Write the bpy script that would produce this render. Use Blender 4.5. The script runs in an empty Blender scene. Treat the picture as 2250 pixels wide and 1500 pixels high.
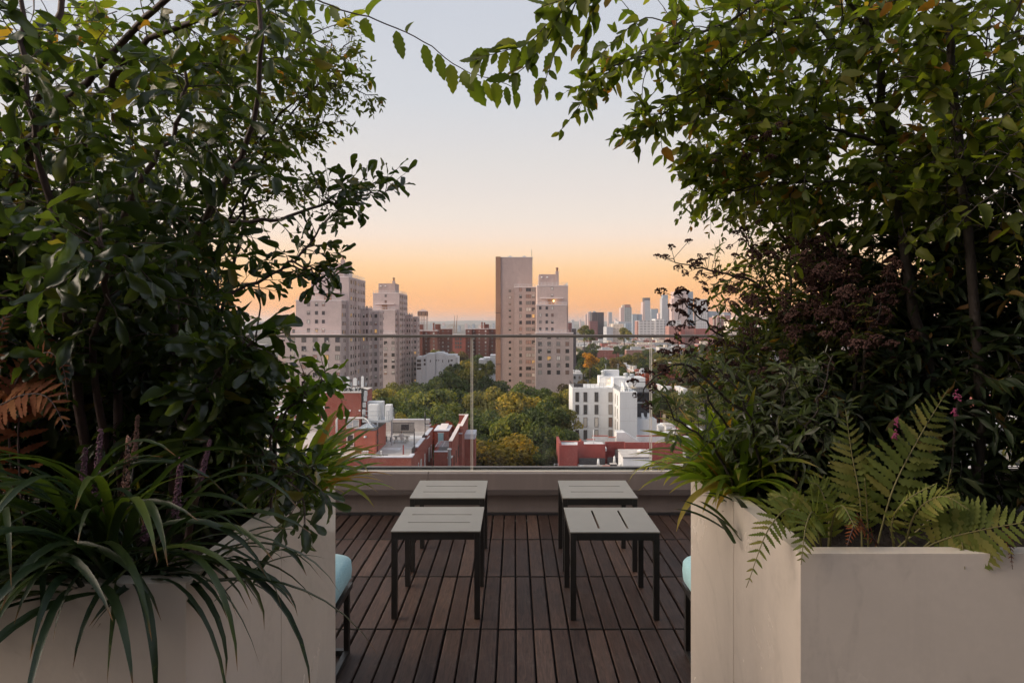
import bpy, math, random
import numpy as np
from mathutils import Vector, Matrix, Euler
R = math.radians
random.seed(7); rng = np.random.default_rng(7)
sc = bpy.context.scene
col = sc.collection

# ------------------------------------------------------------------ camera
# eye 1.32 m above the deck, level view with a small lens shift
F, CX, CY, EYE = 1490.0, 1131.0, 712.0, 1.32
cam = bpy.data.objects.new('camera', bpy.data.cameras.new('camera'))
col.objects.link(cam); sc.camera = cam
cam.location = (0, 0, EYE); cam.rotation_euler = (R(90), 0, 0)
cam.data.sensor_width = 36; cam.data.lens = F / 2250 * 36
cam.data.shift_x = -6 / 2250; cam.data.shift_y = -38 / 2250
cam.data.clip_start = 0.05; cam.data.clip_end = 60000

# ------------------------------------------------------------------ sky, sun, exposure
def lin(r, g, b):
    f = lambda c: (c / 255 / 12.92) if c <= 10.3 else ((c / 255 + 0.055) / 1.055) ** 2.4
    return (f(r), f(g), f(b), 1)
SUN_ELEV, SUN_ROT = 22, 265          # broad soft evening glow from the left
w = bpy.data.worlds.new('World'); sc.world = w; w.use_nodes = True
nt = w.node_tree; nt.nodes.clear(); N = nt.nodes.new; L = nt.links.new
tc = N('ShaderNodeTexCoord'); sep = N('ShaderNodeSeparateXYZ'); L(tc.outputs['Generated'], sep.inputs[0])
def ramp(stops):
    r = N('ShaderNodeValToRGB'); e = r.color_ramp.elements
    while len(e) < len(stops): e.new(0.5)
    for el, (p, c) in zip(e, stops): el.position = p; el.color = c
    return r
west = ramp([(0.0, lin(232,170,140)), (0.010, lin(247,174,122)), (0.0215, lin(252,176,108)), (0.0416, lin(253,183,117)), (0.0616, lin(252,193,132)),
             (0.0816, lin(250,204,152)), (0.1015, lin(247,213,178)), (0.128, lin(240,219,202)), (0.154, lin(232,219,208)), (0.192, lin(224,215,209)), (0.230, lin(217,212,209)),
             (0.267, lin(211,209,210)), (0.313, lin(204,206,211)), (0.416, lin(196,200,209)), (1.0, lin(186,193,208))])
east = ramp([(0.0, lin(178,170,188)), (0.06, lin(192,182,198)), (0.16, lin(196,192,208)), (0.3, lin(195,198,211)), (0.42, lin(196,200,210)), (1.0, lin(186,193,208))])
L(sep.outputs['Z'], west.inputs[0]); L(sep.outputs['Z'], east.inputs[0])
mr = N('ShaderNodeMapRange'); mr.interpolation_type = 'SMOOTHSTEP'
mr.inputs['From Min'].default_value = -0.35; mr.inputs['From Max'].default_value = 0.75
L(sep.outputs['Y'], mr.inputs['Value'])
mx = N('ShaderNodeMix'); mx.data_type = 'RGBA'
L(mr.outputs[0], mx.inputs['Factor']); L(east.outputs[0], mx.inputs['A']); L(west.outputs[0], mx.inputs['B'])
sky = N('ShaderNodeTexSky'); sky.sky_type = 'NISHITA'; sky.sun_disc = False
sky.sun_elevation = R(SUN_ELEV); sky.sun_rotation = R(SUN_ROT); sky.altitude = 30; sky.air_density = 1.2; sky.dust_density = 2.0
sk = N('ShaderNodeMix'); sk.data_type = 'RGBA'; sk.blend_type = 'ADD'; sk.inputs['Factor'].default_value = 0.004
L(mx.outputs['Result'], sk.inputs['A']); L(sky.outputs[0], sk.inputs['B'])
bg = N('ShaderNodeBackground'); bg.inputs['Strength'].default_value = 0.86
L(sk.outputs['Result'], bg.inputs['Color'])
wo = N('ShaderNodeOutputWorld'); L(bg.outputs[0], wo.inputs['Surface'])
sl = bpy.data.lights.new('sun', 'SUN'); sl.energy = 4.8; sl.angle = R(60); sl.color = (1.0, 0.82, 0.64)
so = bpy.data.objects.new('sun', sl); col.objects.link(so)
az = R(SUN_ROT); el = R(SUN_ELEV)
sd = Vector((math.sin(az) * math.cos(el), math.cos(az) * math.cos(el), math.sin(el)))
so.rotation_euler = sd.to_track_quat('Z', 'Y').to_euler()
sc.view_settings.view_transform = 'Standard'; sc.view_settings.look = 'None'
sc.view_settings.exposure = 0.35; sc.view_settings.gamma = 1.0; sc.view_settings.use_curve_mapping = False
sc.cycles.max_bounces = 5; sc.cycles.diffuse_bounces = 3; sc.cycles.glossy_bounces = 2
sc.cycles.transmission_bounces = 4; sc.cycles.transparent_max_bounces = 12; sc.cycles.volume_bounces = 0
sc.cycles.use_adaptive_sampling = True; sc.cycles.adaptive_threshold = 0.025; sc.cycles.adaptive_min_samples = 16; sc.cycles.sample_clamp_indirect = 4.0

# ------------------------------------------------------------------ helpers
def P(px, py, Y):
    """the point that stands at depth Y (metres) where the photograph shows it"""
    return Vector(((px - CX) * Y / F, Y, EYE - (py - CY) * Y / F))
LOC = {}
def tag(o, label=None, cat=None, group=None, kind=None):
    if label: o['label'] = label
    if cat: o['category'] = cat
    if group: o['group'] = group
    if kind: o['kind'] = kind
    return o
def thing(name, label, cat, loc=(0, 0, 0), group=None):
    o = bpy.data.objects.new(name, None); col.objects.link(o)
    o.location = loc; o.empty_display_size = 0.1
    LOC[o] = Vector(loc)
    return tag(o, label, cat, group)
def link_mesh(name, me, parent=None, kind=None):
    o = bpy.data.objects.new(name, me); col.objects.link(o)
    if parent is not None: o.parent = parent
    if kind: o['kind'] = kind
    return o
class MB:
    def __init__(s): s.v = []; s.f = []; s.m = []; s.mats = []; s.smooth = []
    def mi(s, mat):
        if mat not in s.mats: s.mats.append(mat)
        return s.mats.index(mat)
    def add(s, vs, fs, mat, smooth=False):
        b = len(s.v); k = s.mi(mat)
        s.v += [tuple(v) for v in vs]
        for f in fs: s.f.append(tuple(i + b for i in f)); s.m.append(k); s.smooth.append(smooth)
        return s
    def box(s, a, b, mat):
        x0, x1 = sorted((a[0], b[0])); y0, y1 = sorted((a[1], b[1])); z0, z1 = sorted((a[2], b[2]))
        vs = [(x0,y0,z0),(x1,y0,z0),(x1,y1,z0),(x0,y1,z0),(x0,y0,z1),(x1,y0,z1),(x1,y1,z1),(x0,y1,z1)]
        return s.add(vs, [(3,2,1,0),(4,5,6,7),(0,1,5,4),(1,2,6,5),(2,3,7,6),(3,0,4,7)], mat)
    def bevel_box(s, a, b, mat, c=0.004):
        """box whose top edges are chamfered"""
        x0, x1 = sorted((a[0], b[0])); y0, y1 = sorted((a[1], b[1])); z0, z1 = sorted((a[2], b[2]))
        vs = [(x0,y0,z0),(x1,y0,z0),(x1,y1,z0),(x0,y1,z0),(x0,y0,z1-c),(x1,y0,z1-c),(x1,y1,z1-c),(x0,y1,z1-c),
              (x0+c,y0+c,z1),(x1-c,y0+c,z1),(x1-c,y1-c,z1),(x0+c,y1-c,z1)]
        return s.add(vs, [(3,2,1,0),(8,9,10,11),(0,1,5,4),(1,2,6,5),(2,3,7,6),(3,0,4,7),(4,5,9,8),(5,6,10,9),(6,7,11,10),(7,4,8,11)], mat)
    def fbox(s, x0, x1, yt, yb, Y, depth, mat):
        """box whose front face covers these photo columns and rows at depth Y"""
        a = P(x0, yt, Y); b = P(x1, yb, Y)
        return s.box((a.x, Y, a.z), (b.x, Y + depth, b.z), mat)
    def tube(s, pts, rad, mat, n=6, cap=True, smooth=True):
        pts = [Vector(p) for p in pts]; m = len(pts)
        if not hasattr(rad, '__len__'): rad = [rad] * m
        t0 = (pts[1] - pts[0]).normalized()
        u = t0.cross(Vector((0, 0, 1)));
        if u.length < 1e-3: u = t0.cross(Vector((1, 0, 0)))
        u.normalize(); vs = []; fs = []
        for i in range(m):
            t = (pts[min(i+1, m-1)] - pts[max(i-1, 0)]).normalized()
            u = (u - t * u.dot(t)); u = u.normalized() if u.length > 1e-6 else t.orthogonal().normalized()
            v = t.cross(u)
            for k in range(n):
                a = 2 * math.pi * k / n
                vs.append(pts[i] + (u * math.cos(a) + v * math.sin(a)) * rad[i])
        for i in range(m - 1):
            for k in range(n):
                fs.append((i*n+k, i*n+(k+1) % n, (i+1)*n+(k+1) % n, (i+1)*n+k))
        if cap: fs.append(tuple(range(n))[::-1]); fs.append(tuple((m-1)*n+k for k in range(n)))
        return s.add(vs, fs, mat, smooth)
    def lathe(s, c, prof, mat, n=12, smooth=True):
        vs = []; fs = []
        for r, z in prof:
            for k in range(n):
                a = 2*math.pi*k/n; vs.append((c[0]+r*math.cos(a), c[1]+r*math.sin(a), c[2]+z))
        for i in range(len(prof)-1):
            for k in range(n): fs.append((i*n+k, i*n+(k+1) % n, (i+1)*n+(k+1) % n, (i+1)*n+k))
        return s.add(vs, fs, mat, smooth)
    def build(s, name, parent=None, kind=None, label=None, cat=None, group=None):
        off = LOC.get(parent, Vector((0, 0, 0))) if parent is not None else Vector((0, 0, 0))
        p = parent
        while p is not None and p not in LOC: p = p.parent
        if p is not None: off = LOC[p]
        me = bpy.data.meshes.new(name)
        me.from_pydata([(v[0]-off.x, v[1]-off.y, v[2]-off.z) for v in s.v], [], s.f)
        for m in s.mats: me.materials.append(m)
        me.polygons.foreach_set('material_index', s.m)
        me.polygons.foreach_set('use_smooth', s.smooth)
        me.update()
        o = link_mesh(name, me, parent, kind)
        return tag(o, label, cat, group)

# ------------------------------------------------------------------ materials
def new_mat(name):
    m = bpy.data.materials.new(name); m.use_nodes = True
    t = m.node_tree; b = t.nodes['Principled BSDF']
    return m, t, b
def mixrgb(t, fac, a, b, mode='MIX'):
    n = t.nodes.new('ShaderNodeMix'); n.data_type = 'RGBA'; n.blend_type = mode
    for key, v in (('Factor', fac), ('A', a), ('B', b)):
        if v is None: continue
        if hasattr(v, 'is_linked'): t.links.new(v, n.inputs[key])
        elif key == 'Factor': n.inputs[key].default_value = v
        else: n.inputs[key].default_value = (*v[:3], 1)
    return n.outputs['Result']
def noise(t, vec, scale, detail=4, rough=0.6, dist=0.0):
    n = t.nodes.new('ShaderNodeTexNoise'); n.inputs['Scale'].default_value = scale
    n.inputs['Detail'].default_value = detail; n.inputs['Roughness'].default_value = rough; n.inputs['Distortion'].default_value = dist
    t.links.new(vec, n.inputs['Vector']); return n.outputs['Fac']
def coords(t, scale=(1, 1, 1), which='Object'):
    c = t.nodes.new('ShaderNodeTexCoord'); m = t.nodes.new('ShaderNodeMapping')
    m.inputs['Scale'].default_value = scale; t.links.new(c.outputs[which], m.inputs[0]); return m.outputs[0]
def contrast(t, fac, lo, hi):
    n = t.nodes.new('ShaderNodeMapRange'); n.inputs['From Min'].default_value = lo; n.inputs['From Max'].default_value = hi
    t.links.new(fac, n.inputs['Value']); return n.outputs[0]
def bump(t, b, h, strength=0.2, dist=0.01):
    n = t.nodes.new('ShaderNodeBump'); n.inputs['Strength'].default_value = strength; n.inputs['Distance'].default_value = dist
    t.links.new(h, n.inputs['Height']); t.links.new(n.outputs[0], b.inputs['Normal'])
def plain(name, c, rough=0.6, var=0.18, scale=1.5, stretch=(1, 1, 1), metal=0.0, bmp=0.0, spec=0.5, bdist=0.01):
    m, t, b = new_mat(name)
    v = coords(t, stretch); f = contrast(t, noise(t, v, scale, 6, 0.65), 0.3, 0.7)
    d = tuple(max(0, x * (1 - var)) for x in c); u = tuple(min(1, x * (1 + var)) for x in c)
    t.links.new(mixrgb(t, f, d, u), b.inputs['Base Color'])
    b.inputs['Roughness'].default_value = rough; b.inputs['Metallic'].default_value = metal
    b.inputs['Specular IOR Level'].default_value = spec
    if bmp: bump(t, b, noise(t, v, scale * 6, 4), bmp, bdist)
    return m
def facade(name, c, stain=0.22, floor=2.75, band=0.0, spec=0.2, joint=None):
    """masonry too far off to tell the bricks: mottling, rain streaks, faint course lines"""
    m, t, b = new_mat(name)
    v = coords(t)
    st = coords(t, (0.6, 0.6, 0.05))
    f1 = contrast(t, noise(t, v, 0.35, 6, 0.7), 0.3, 0.72); f2 = contrast(t, noise(t, st, 1.2, 5, 0.7), 0.35, 0.7)
    f3 = noise(t, coords(t, (1, 1, 6)), 4.0, 3)
    c0 = mixrgb(t, f1, tuple(x * (1 - stain) for x in c), tuple(min(1, x * (1 + stain * 0.5)) for x in c))
    c1 = mixrgb(t, f2, tuple(x * 0.86 for x in c), c0); t.nodes[-1].inputs['Factor'].default_value = 1
    c2 = mixrgb(t, contrast(t, f3, 0.35, 0.65), tuple(x * 0.93 for x in c), c1, 'MIX')
    mm = mixrgb(t, 0.72, c2, c1)
    t.links.new(mm, b.inputs['Base Color']); b.inputs['Roughness'].default_value = 0.85
    b.inputs['Specular IOR Level'].default_value = spec
    bump(t, b, f3, 0.25, 0.02)
    return m
def brick(name, c1, c2, mortar, bw=0.21, bh=0.072, var=0.3):
    m, t, b = new_mat(name)
    c = t.nodes.new('ShaderNodeTexCoord'); s = t.nodes.new('ShaderNodeSeparateXYZ'); t.links.new(c.outputs['Object'], s.inputs[0])
    ad = t.nodes.new('ShaderNodeMath'); ad.operation = 'ADD'; t.links.new(s.outputs['X'], ad.inputs[0]); t.links.new(s.outputs['Y'], ad.inputs[1])
    cb = t.nodes.new('ShaderNodeCombineXYZ'); t.links.new(ad.outputs[0], cb.inputs[0]); t.links.new(s.outputs['Z'], cb.inputs[1])
    br = t.nodes.new('ShaderNodeTexBrick'); t.links.new(cb.outputs[0], br.inputs['Vector'])
    br.inputs['Scale'].default_value = 1; br.inputs['Brick Width'].default_value = bw; br.inputs['Row Height'].default_value = bh
    br.inputs['Mortar Size'].default_value = 0.008
    br.inputs['Color1'].default_value = (*c1, 1); br.inputs['Color2'].default_value = (*c2, 1); br.inputs['Mortar'].default_value = (*mortar, 1)
    f = contrast(t, noise(t, c.outputs['Object'], 0.5, 6, 0.7), 0.3, 0.7)
    t.links.new(mixrgb(t, f, tuple(x * (1 - var) for x in c1), br.outputs['Color']), b.inputs['Base Color'])
    t.nodes[-1]
    b.inputs['Roughness'].default_value = 0.85; b.inputs['Specular IOR Level'].default_value = 0.2
    bump(t, b, br.outputs['Fac'], -0.3, 0.01)
    return m
def glass_pane(name, c, rough=0.08, spec=0.8):
    m, t, b = new_mat(name)
    oi = t.nodes.new('ShaderNodeObjectInfo')
    t.links.new(mixrgb(t, oi.outputs['Random'], tuple(x * 0.55 for x in c), tuple(x * 1.45 for x in c)), b.inputs['Base Color'])
    b.inputs['Roughness'].default_value = rough; b.inputs['Specular IOR Level'].default_value = spec
    return m
M = {}
M['beige'] = facade('beige_brick', (0.60, 0.485, 0.455), 0.3)
M['beige_warm'] = facade('warm_beige_brick', (0.56, 0.44, 0.40), 0.3)
M['tan'] = facade('tan_brick', (0.47, 0.365, 0.335), 0.3)
M['brown_brick'] = facade('brown_brick', (0.36, 0.215, 0.15))
M['pale'] = plain('pale_stone', (0.72, 0.64, 0.62), 0.8, 0.1, 0.5)
M['red_far'] = facade('dark_red_brick', (0.22, 0.085, 0.065), 0.3)
M['red'] = brick('red_brick', (0.36, 0.100, 0.074), (0.28, 0.074, 0.057), (0.42, 0.25, 0.21))
M['red_paint'] = plain('red_painted_wall', (0.40, 0.108, 0.070), 0.8, 0.16, 0.8, bmp=0.1)
M['maroon'] = plain('maroon_render', (0.30, 0.070, 0.062), 0.85, 0.16, 0.6, bmp=0.15)
M['white_wall'] = facade('white_render', (0.74, 0.74, 0.76), 0.06)
M['white'] = plain('white_paint', (0.78, 0.78, 0.78), 0.6, 0.06, 1)
M['roof_grey'] = plain('grey_roof_felt', (0.50, 0.46, 0.44), 0.9, 0.2, 0.7)
M['roof_white'] = plain('silver_roof_coating', (0.66, 0.65, 0.66), 0.8, 0.22, 0.5)
M['coping'] = plain('pale_metal_coping', (0.62, 0.62, 0.68), 0.5, 0.1, 1)
M['black'] = plain('black_metal', (0.018, 0.018, 0.02), 0.4, 0.2, 8)
M['char'] = plain('charcoal_cladding', (0.045, 0.042, 0.048), 0.5, 0.2, 0.5)
M['galv'] = plain('galvanised_steel', (0.50, 0.52, 0.54), 0.45, 0.15, 3, metal=0.3)
M['win_frame'] = plain('bronze_window_frame', (0.10, 0.075, 0.06), 0.5, 0.2, 2)
M['win_frame_w'] = plain('white_window_frame', (0.65, 0.63, 0.6), 0.5, 0.1, 2)
M['pane_dark'] = glass_pane('dark_pane', (0.055, 0.05, 0.05))
M['pane_mid'] = glass_pane('curtained_pane', (0.25, 0.22, 0.20), 0.12, 0.6)
M['pane_light'] = glass_pane('blind_pane', (0.58, 0.53, 0.48), 0.2, 0.5)
M['pane_tan'] = glass_pane('tan_curtain_pane', (0.33, 0.20, 0.16), 0.15, 0.5)
M['pane_sky'] = glass_pane('sky_blue_pane', (0.30, 0.34, 0.37), 0.1, 0.8)
M['pane_warm'] = glass_pane('lamp_lit_pane', (0.45, 0.28, 0.12), 0.2, 0.5); _p = M['pane_warm'].node_tree.nodes['Principled BSDF']
_p.inputs['Emission Color'].default_value = (1, 0.55, 0.2, 1); _p.inputs['Emission Strength'].default_value = 0.35
M['door_blue'] = plain('pale_blue_door', (0.33, 0.58, 0.66), 0.5, 0.05, 2)

# ------------------------------------------------------------------ the terrace: deck, parapet, glass railing
def wood_mat():
    m, t, b = new_mat('ipe_boards')
    c = t.nodes.new('ShaderNodeTexCoord'); oi = t.nodes.new('ShaderNodeObjectInfo')
    mp = t.nodes.new('ShaderNodeMapping'); mp.inputs['Scale'].default_value = (1, 0.09, 1)
    t.links.new(c.outputs['Object'], mp.inputs[0])
    ml = t.nodes.new('ShaderNodeMath'); ml.operation = 'MULTIPLY'; ml.inputs[1].default_value = 37
    t.links.new(oi.outputs['Random'], ml.inputs[0])
    cb = t.nodes.new('ShaderNodeCombineXYZ'); t.links.new(ml.outputs[0], cb.inputs[0]); t.links.new(ml.outputs[0], cb.inputs[1])
    t.links.new(cb.outputs[0], mp.inputs['Location'])
    g = noise(t, mp.outputs[0], 90, 6, 0.7, 1.2); g2 = noise(t, mp.outputs[0], 24, 4, 0.6, 2.5)
    big = noise(t, c.outputs['Object'], 5, 4)
    r = t.nodes.new('ShaderNodeValToRGB'); e = r.color_ramp.elements
    e[0].position = 0.0; e[0].color = (0.036, 0.020, 0.016, 1); e[1].position = 1.0; e[1].color = (0.098, 0.060, 0.047, 1)
    x = e.new(0.45); x.color = (0.050, 0.028, 0.022, 1); x = e.new(0.8); x.color = (0.064, 0.038, 0.030, 1)
    t.links.new(oi.outputs['Random'], r.inputs[0])
    c1 = mixrgb(t, contrast(t, g, 0.35, 0.7), (0.42, 0.40, 0.38), (1.35, 1.30, 1.22))
    c2 = mixrgb(t, 1.0, r.outputs[0], c1, 'MULTIPLY')
    c3 = mixrgb(t, contrast(t, g2, 0.52, 0.72), c2, (0.05, 0.033, 0.028)); 
    c4 = mixrgb(t, contrast(t, big, 0.55, 0.9), c3, (0.115, 0.092, 0.078))
    t.links.new(c4, b.inputs['Base Color']); b.inputs['Roughness'].default_value = 0.62; b.inputs['Specular IOR Level'].default_value = 0.3
    bump(t, b, g, 0.35, 0.002)
    return m
M['ipe'] = wood_mat()
M['end_shade'] = plain('shaded_end_grain', (0.010, 0.007, 0.006), 0.8, 0.3, 60)  # joint shade painted into the board ends, near-black
M['underdeck'] = plain('dark_roof_membrane', (0.008, 0.007, 0.007), 0.9)
deck = thing('deck', 'dark brown hardwood deck boards laid in square tiles', 'deck')
del deck['category']; del deck['label']; deck['kind'] = 'structure'
MB().box((-8.9, -2.39, -0.30), (8.9, 4.66, -0.035), M['underdeck']).build('roof_membrane', deck)
M['stucco'] = plain('grey_stucco', (0.25, 0.26, 0.31), 0.85, 0.08, 3, bmp=0.2)
MB().box((-14.2, -14, -34.05), (10.2, 4.92, -0.301), M['stucco']).build('building_below', deck)
BLK = thing('light_blocker', 'grey block with glass doors added unseen behind the camera to shade the deck', 'building', (0, -4, 0))  # added block, never in view, keeps light from behind off the terrace
MB().box((-10, -9, -0.30), (10, -2.4, 4.2), M['stucco']).build('wall', BLK)
MB().box((-10.1, -9.1, 4.2), (10.1, -2.3, 4.4), M['coping']).build('coping', BLK)
for xx in (-4.8, -1.6, 1.6, 4.8):
    MB().box((xx - 1.45, -2.397, 0.02), (xx + 1.45, -2.36, 2.5), M['black']).box((xx - 1.35, -2.358, 0.12), (xx + 1.35, -2.35, 2.4), M['pane_dark']).build('blocker_door', BLK)
PITCH, ROW = 0.0762, 0.612
bm_ = []
for k in range(4):
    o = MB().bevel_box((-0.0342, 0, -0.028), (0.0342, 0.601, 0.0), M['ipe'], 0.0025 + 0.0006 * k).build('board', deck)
    o.data.materials.append(M['end_shade'])
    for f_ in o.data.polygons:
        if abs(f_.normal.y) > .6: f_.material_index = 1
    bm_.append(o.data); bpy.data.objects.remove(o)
y0 = 2.941
for r in range(-5, 3):
    yy = y0 + r * ROW
    half = 20 if r >= -1 else 7
    if r == -2: half = 10
    for k in range(-half, half):
        o = link_mesh('board', random.choice(bm_), deck)
        o.location = (0.005 + (k + 0.5) * PITCH + random.uniform(-.0008, .0008), yy + 0.0055, random.uniform(-0.0015, 0.0005))
        o.rotation_euler = (0, random.uniform(-.004, .004), random.uniform(-.0012, .0012))

M['parapet'] = plain('taupe_metal_panel', (0.175, 0.143, 0.132), 0.42, 0.08, 3, (6, 1, 0.6), spec=0.5)
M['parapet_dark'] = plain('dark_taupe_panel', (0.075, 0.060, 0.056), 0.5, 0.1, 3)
par = thing('parapet', 'low taupe metal parapet running below the glass railing', 'parapet', (0, 4.7, 0))
b_ = [-4.2, -3.05, -1.82, -0.595, 1.95, 3.2, 4.2]
for x0, x1 in zip(b_[:-1], b_[1:]):
    MB().bevel_box((x0 + .0015, 4.655, 0.185), (x1 - .0015, 4.90, 0.297), M['parapet'], 0.004).build('panel', par)
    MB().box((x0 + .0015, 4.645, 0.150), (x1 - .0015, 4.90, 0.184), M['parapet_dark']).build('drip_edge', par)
MB().box((-4.2, 4.725, -0.02), (4.2, 4.895, 0.149), M['parapet']).build('base_panel', par)
MB().box((-4.2, 4.69, -0.03), (4.2, 4.724, 0.012), M['black']).build('floor_trim', par)
M['steel'] = plain('brushed_steel', (0.42, 0.40, 0.38), 0.35, 0.1, 20, (0.1, 1, 1), metal=0.8)
M['edge'] = plain('pale_edge_trim', (0.86, 0.80, 0.70), 0.25, 0.05, 5)
M['handrail'] = plain('taupe_handrail', (0.16, 0.14, 0.125), 0.3, 0.1, 20, (0.1, 1, 1), metal=0.4)
def rail_glass():
    m, t, b = new_mat('railing_glass'); t.nodes.remove(b)
    tr = t.nodes.new('ShaderNodeBsdfTransparent'); tr.inputs[0].default_value = (0.975, 0.985, 0.975, 1)
    gl = t.nodes.new('ShaderNodeBsdfGlossy'); gl.inputs['Roughness'].default_value = 0.02
    fr = t.nodes.new('ShaderNodeFresnel'); fr.inputs[0].default_value = 1.16
    mx = t.nodes.new('ShaderNodeMixShader'); t.links.new(fr.outputs[0], mx.inputs[0])
    t.links.new(tr.outputs[0], mx.inputs[1]); t.links.new(gl.outputs[0], mx.inputs[2])
    df = t.nodes.new('ShaderNodeBsdfDiffuse'); df.inputs[0].default_value = (.7, .7, .7, 1)
    sm = contrast(t, noise(t, coords(t, (3, 1, 1.2)), 2.5, 5, .65, 1.0), .45, .9); ml = t.nodes.new('ShaderNodeMath'); ml.operation = 'MULTIPLY'; ml.inputs[1].default_value = .06; ml.use_clamp = True
    t.links.new(sm, ml.inputs[0]); m2 = t.nodes.new('ShaderNodeMixShader'); t.links.new(ml.outputs[0], m2.inputs[0]); t.links.new(mx.outputs[0], m2.inputs[1]); t.links.new(df.outputs[0], m2.inputs[2])
    t.links.new(m2.outputs[0], t.nodes['Material Output'].inputs[0]); return m
M['rail_glass'] = rail_glass()
rail = thing('glass_railing', 'frameless glass railing with slim metal handrail above the parapet', 'railing', (0, 4.72, 0.3))
jx = [-4.03, -2.787, -1.543, -0.298, 0.947, 2.192, 3.437]
for x0, x1 in zip(jx[:-1], jx[1:]):
    g = MB().box((x0 + .006, 4.715, 0.305), (x1 - .006, 4.727, 1.232), M['rail_glass']).build('glass_panel', rail)
    for xe in (x0 + .0058, x1 - .0058):
        MB().box((xe - .0014, 4.713, 0.305), (xe + .0014, 4.729, 1.231), M['edge']).build('polished_edge', g)
MB().bevel_box((-4.1, 4.703, 1.227), (4.1, 4.739, 1.247), M['handrail'], 0.005).build('handrail', rail)
MB().box((-4.1, 4.700, 0.2985), (4.1, 4.742, 0.3045), M['edge']).build('base_channel', rail)
MB().box((-4.1, 4.746, 0.2985), (4.1, 4.775, 0.318), M['black']).build('rear_gasket', rail)

# ------------------------------------------------------------------ planters
def stone_mat(name, c, seed):
    m, t, b = new_mat(name)
    v = coords(t); mp = t.nodes[-1]; mp.inputs['Location'].default_value = (seed, seed * 2, seed)
    cl = noise(t, v, 2.2, 6, 0.65, 0.6)
    vein = noise(t, v, 1.6, 5, 0.55, 1.6)
    ab = t.nodes.new('ShaderNodeMath'); ab.operation = 'SUBTRACT'; ab.inputs[1].default_value = 0.5; t.links.new(vein, ab.inputs[0])
    a2 = t.nodes.new('ShaderNodeMath'); a2.operation = 'ABSOLUTE'; t.links.new(ab.outputs[0], a2.inputs[0])
    vf = contrast(t, a2.outputs[0], 0.0, 0.035)
    fine = noise(t, v, 60, 3)
    c1 = mixrgb(t, contrast(t, cl, 0.3, 0.7), tuple(x * .88 for x in c), tuple(min(1, x * 1.08) for x in c))
    c2 = mixrgb(t, vf, tuple(x * .80 for x in c), c1); c2b = mixrgb(t, 0.85, c1, c2)
    c3 = mixrgb(t, contrast(t, fine, 0.3, 0.8), tuple(x * .94 for x in c), c2b)
    drip = contrast(t, noise(t, coords(t, (9, 9, 0.5)), 1.0, 5, 0.7), 0.52, 0.78)
    c4 = mixrgb(t, drip, c3, tuple(x * .78 for x in c)); c5 = mixrgb(t, 0.45, c3, c4)
    t.links.new(c5, b.inputs['Base Color'])
    rr = mixrgb(t, contrast(t, cl, 0.35, 0.65), (0.14,) * 3, (0.30,) * 3); t.links.new(rr, b.inputs['Roughness'])
    b.inputs['Coat Weight'].default_value = 0.35; b.inputs['Coat Roughness'].default_value = 0.06
    bump(t, b, fine, 0.02, 0.002)
    return m
M['stone'] = stone_mat('beige_porcelain', (0.81, 0.71, 0.62), 0.0)
M['soil'] = plain('planting_soil', (0.035, 0.024, 0.018), 0.95, 0.4, 30, bmp=0.8)
TOP = 0.893
def planter(label, xin, xout, yn, yf, yj):
    s = -1 if xin < 0 else 1
    t = thing('planter', label, 'planter', ((xin + xout) / 2, (yn + yf) / 2, 0))
    th, g = 0.038, 0.0016
    def slab(foot):                                     # upright slab from its footprint, mitred where the footprint is
        n = len(foot); vs = [(x, y, .004) for x, y in foot] + [(x, y, TOP) for x, y in foot]
        fs = [tuple(range(n))[::-1], tuple(range(n, 2 * n))] + [(k, (k + 1) % n, n + (k + 1) % n, n + k) for k in range(n)]
        if s < 0: fs = [f[::-1] for f in fs]
        MB().add(vs, fs, M['stone']).build('panel', t)
    slab([(xin, yn), (xin + s * th, yn + th), (xin + s * th, yj - g), (xin, yj - g)][::-1])
    slab([(xin, yj + g), (xin + s * th, yj + g), (xin + s * th, yf - th), (xin, yf)][::-1])
    xm = xin + s * 1.25
    slab([(xin, yn), (xm - s * g, yn), (xm - s * g, yn + th), (xin + s * th, yn + th)])
    slab([(xm + s * g, yn), (xout, yn), (xout, yn + th), (xm + s * g, yn + th)])
    slab([(xin, yf), (xin + s * th, yf - th), (xout, yf - th), (xout, yf)])
    MB().box((xout - s * th, yn + th + .001, .004), (xout, yf - th - .001, TOP - .001), M['stone']).build('panel', t)
    MB().box((xin + s * (th + .0008), yn + th + .002, .006), (xin + s * (th + .012), yf - th - .002, TOP - .09), M['underdeck']).build('liner', t)
    x0, x1 = sorted((xin + s * (th + .0135), xout - s * (th + .001)))
    nx, ny = 60, 26; vs = []; fs = []
    for j in range(ny + 1):
        for i in range(nx + 1):
            vs.append((x0 + (x1 - x0) * i / nx, yn + th + .001 + (yf - yn - 2 * th - .002) * j / ny, TOP - 0.075 + random.uniform(-.014, .014)))
    for j in range(ny):
        for i in range(nx): a = j * (nx + 1) + i; fs.append((a, a + 1, a + nx + 2, a + nx + 1))
    MB().add(vs, fs, M['soil'], True).build('soil', t)
    return t
planter('beige stone planter under the dark strappy grass with purple spikes', -0.542, -2.6, 1.117, 2.05, 1.574)
planter('beige stone planter under the green fern fronds', 0.5325, 2.6, 1.263, 2.05, 1.65)

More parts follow.
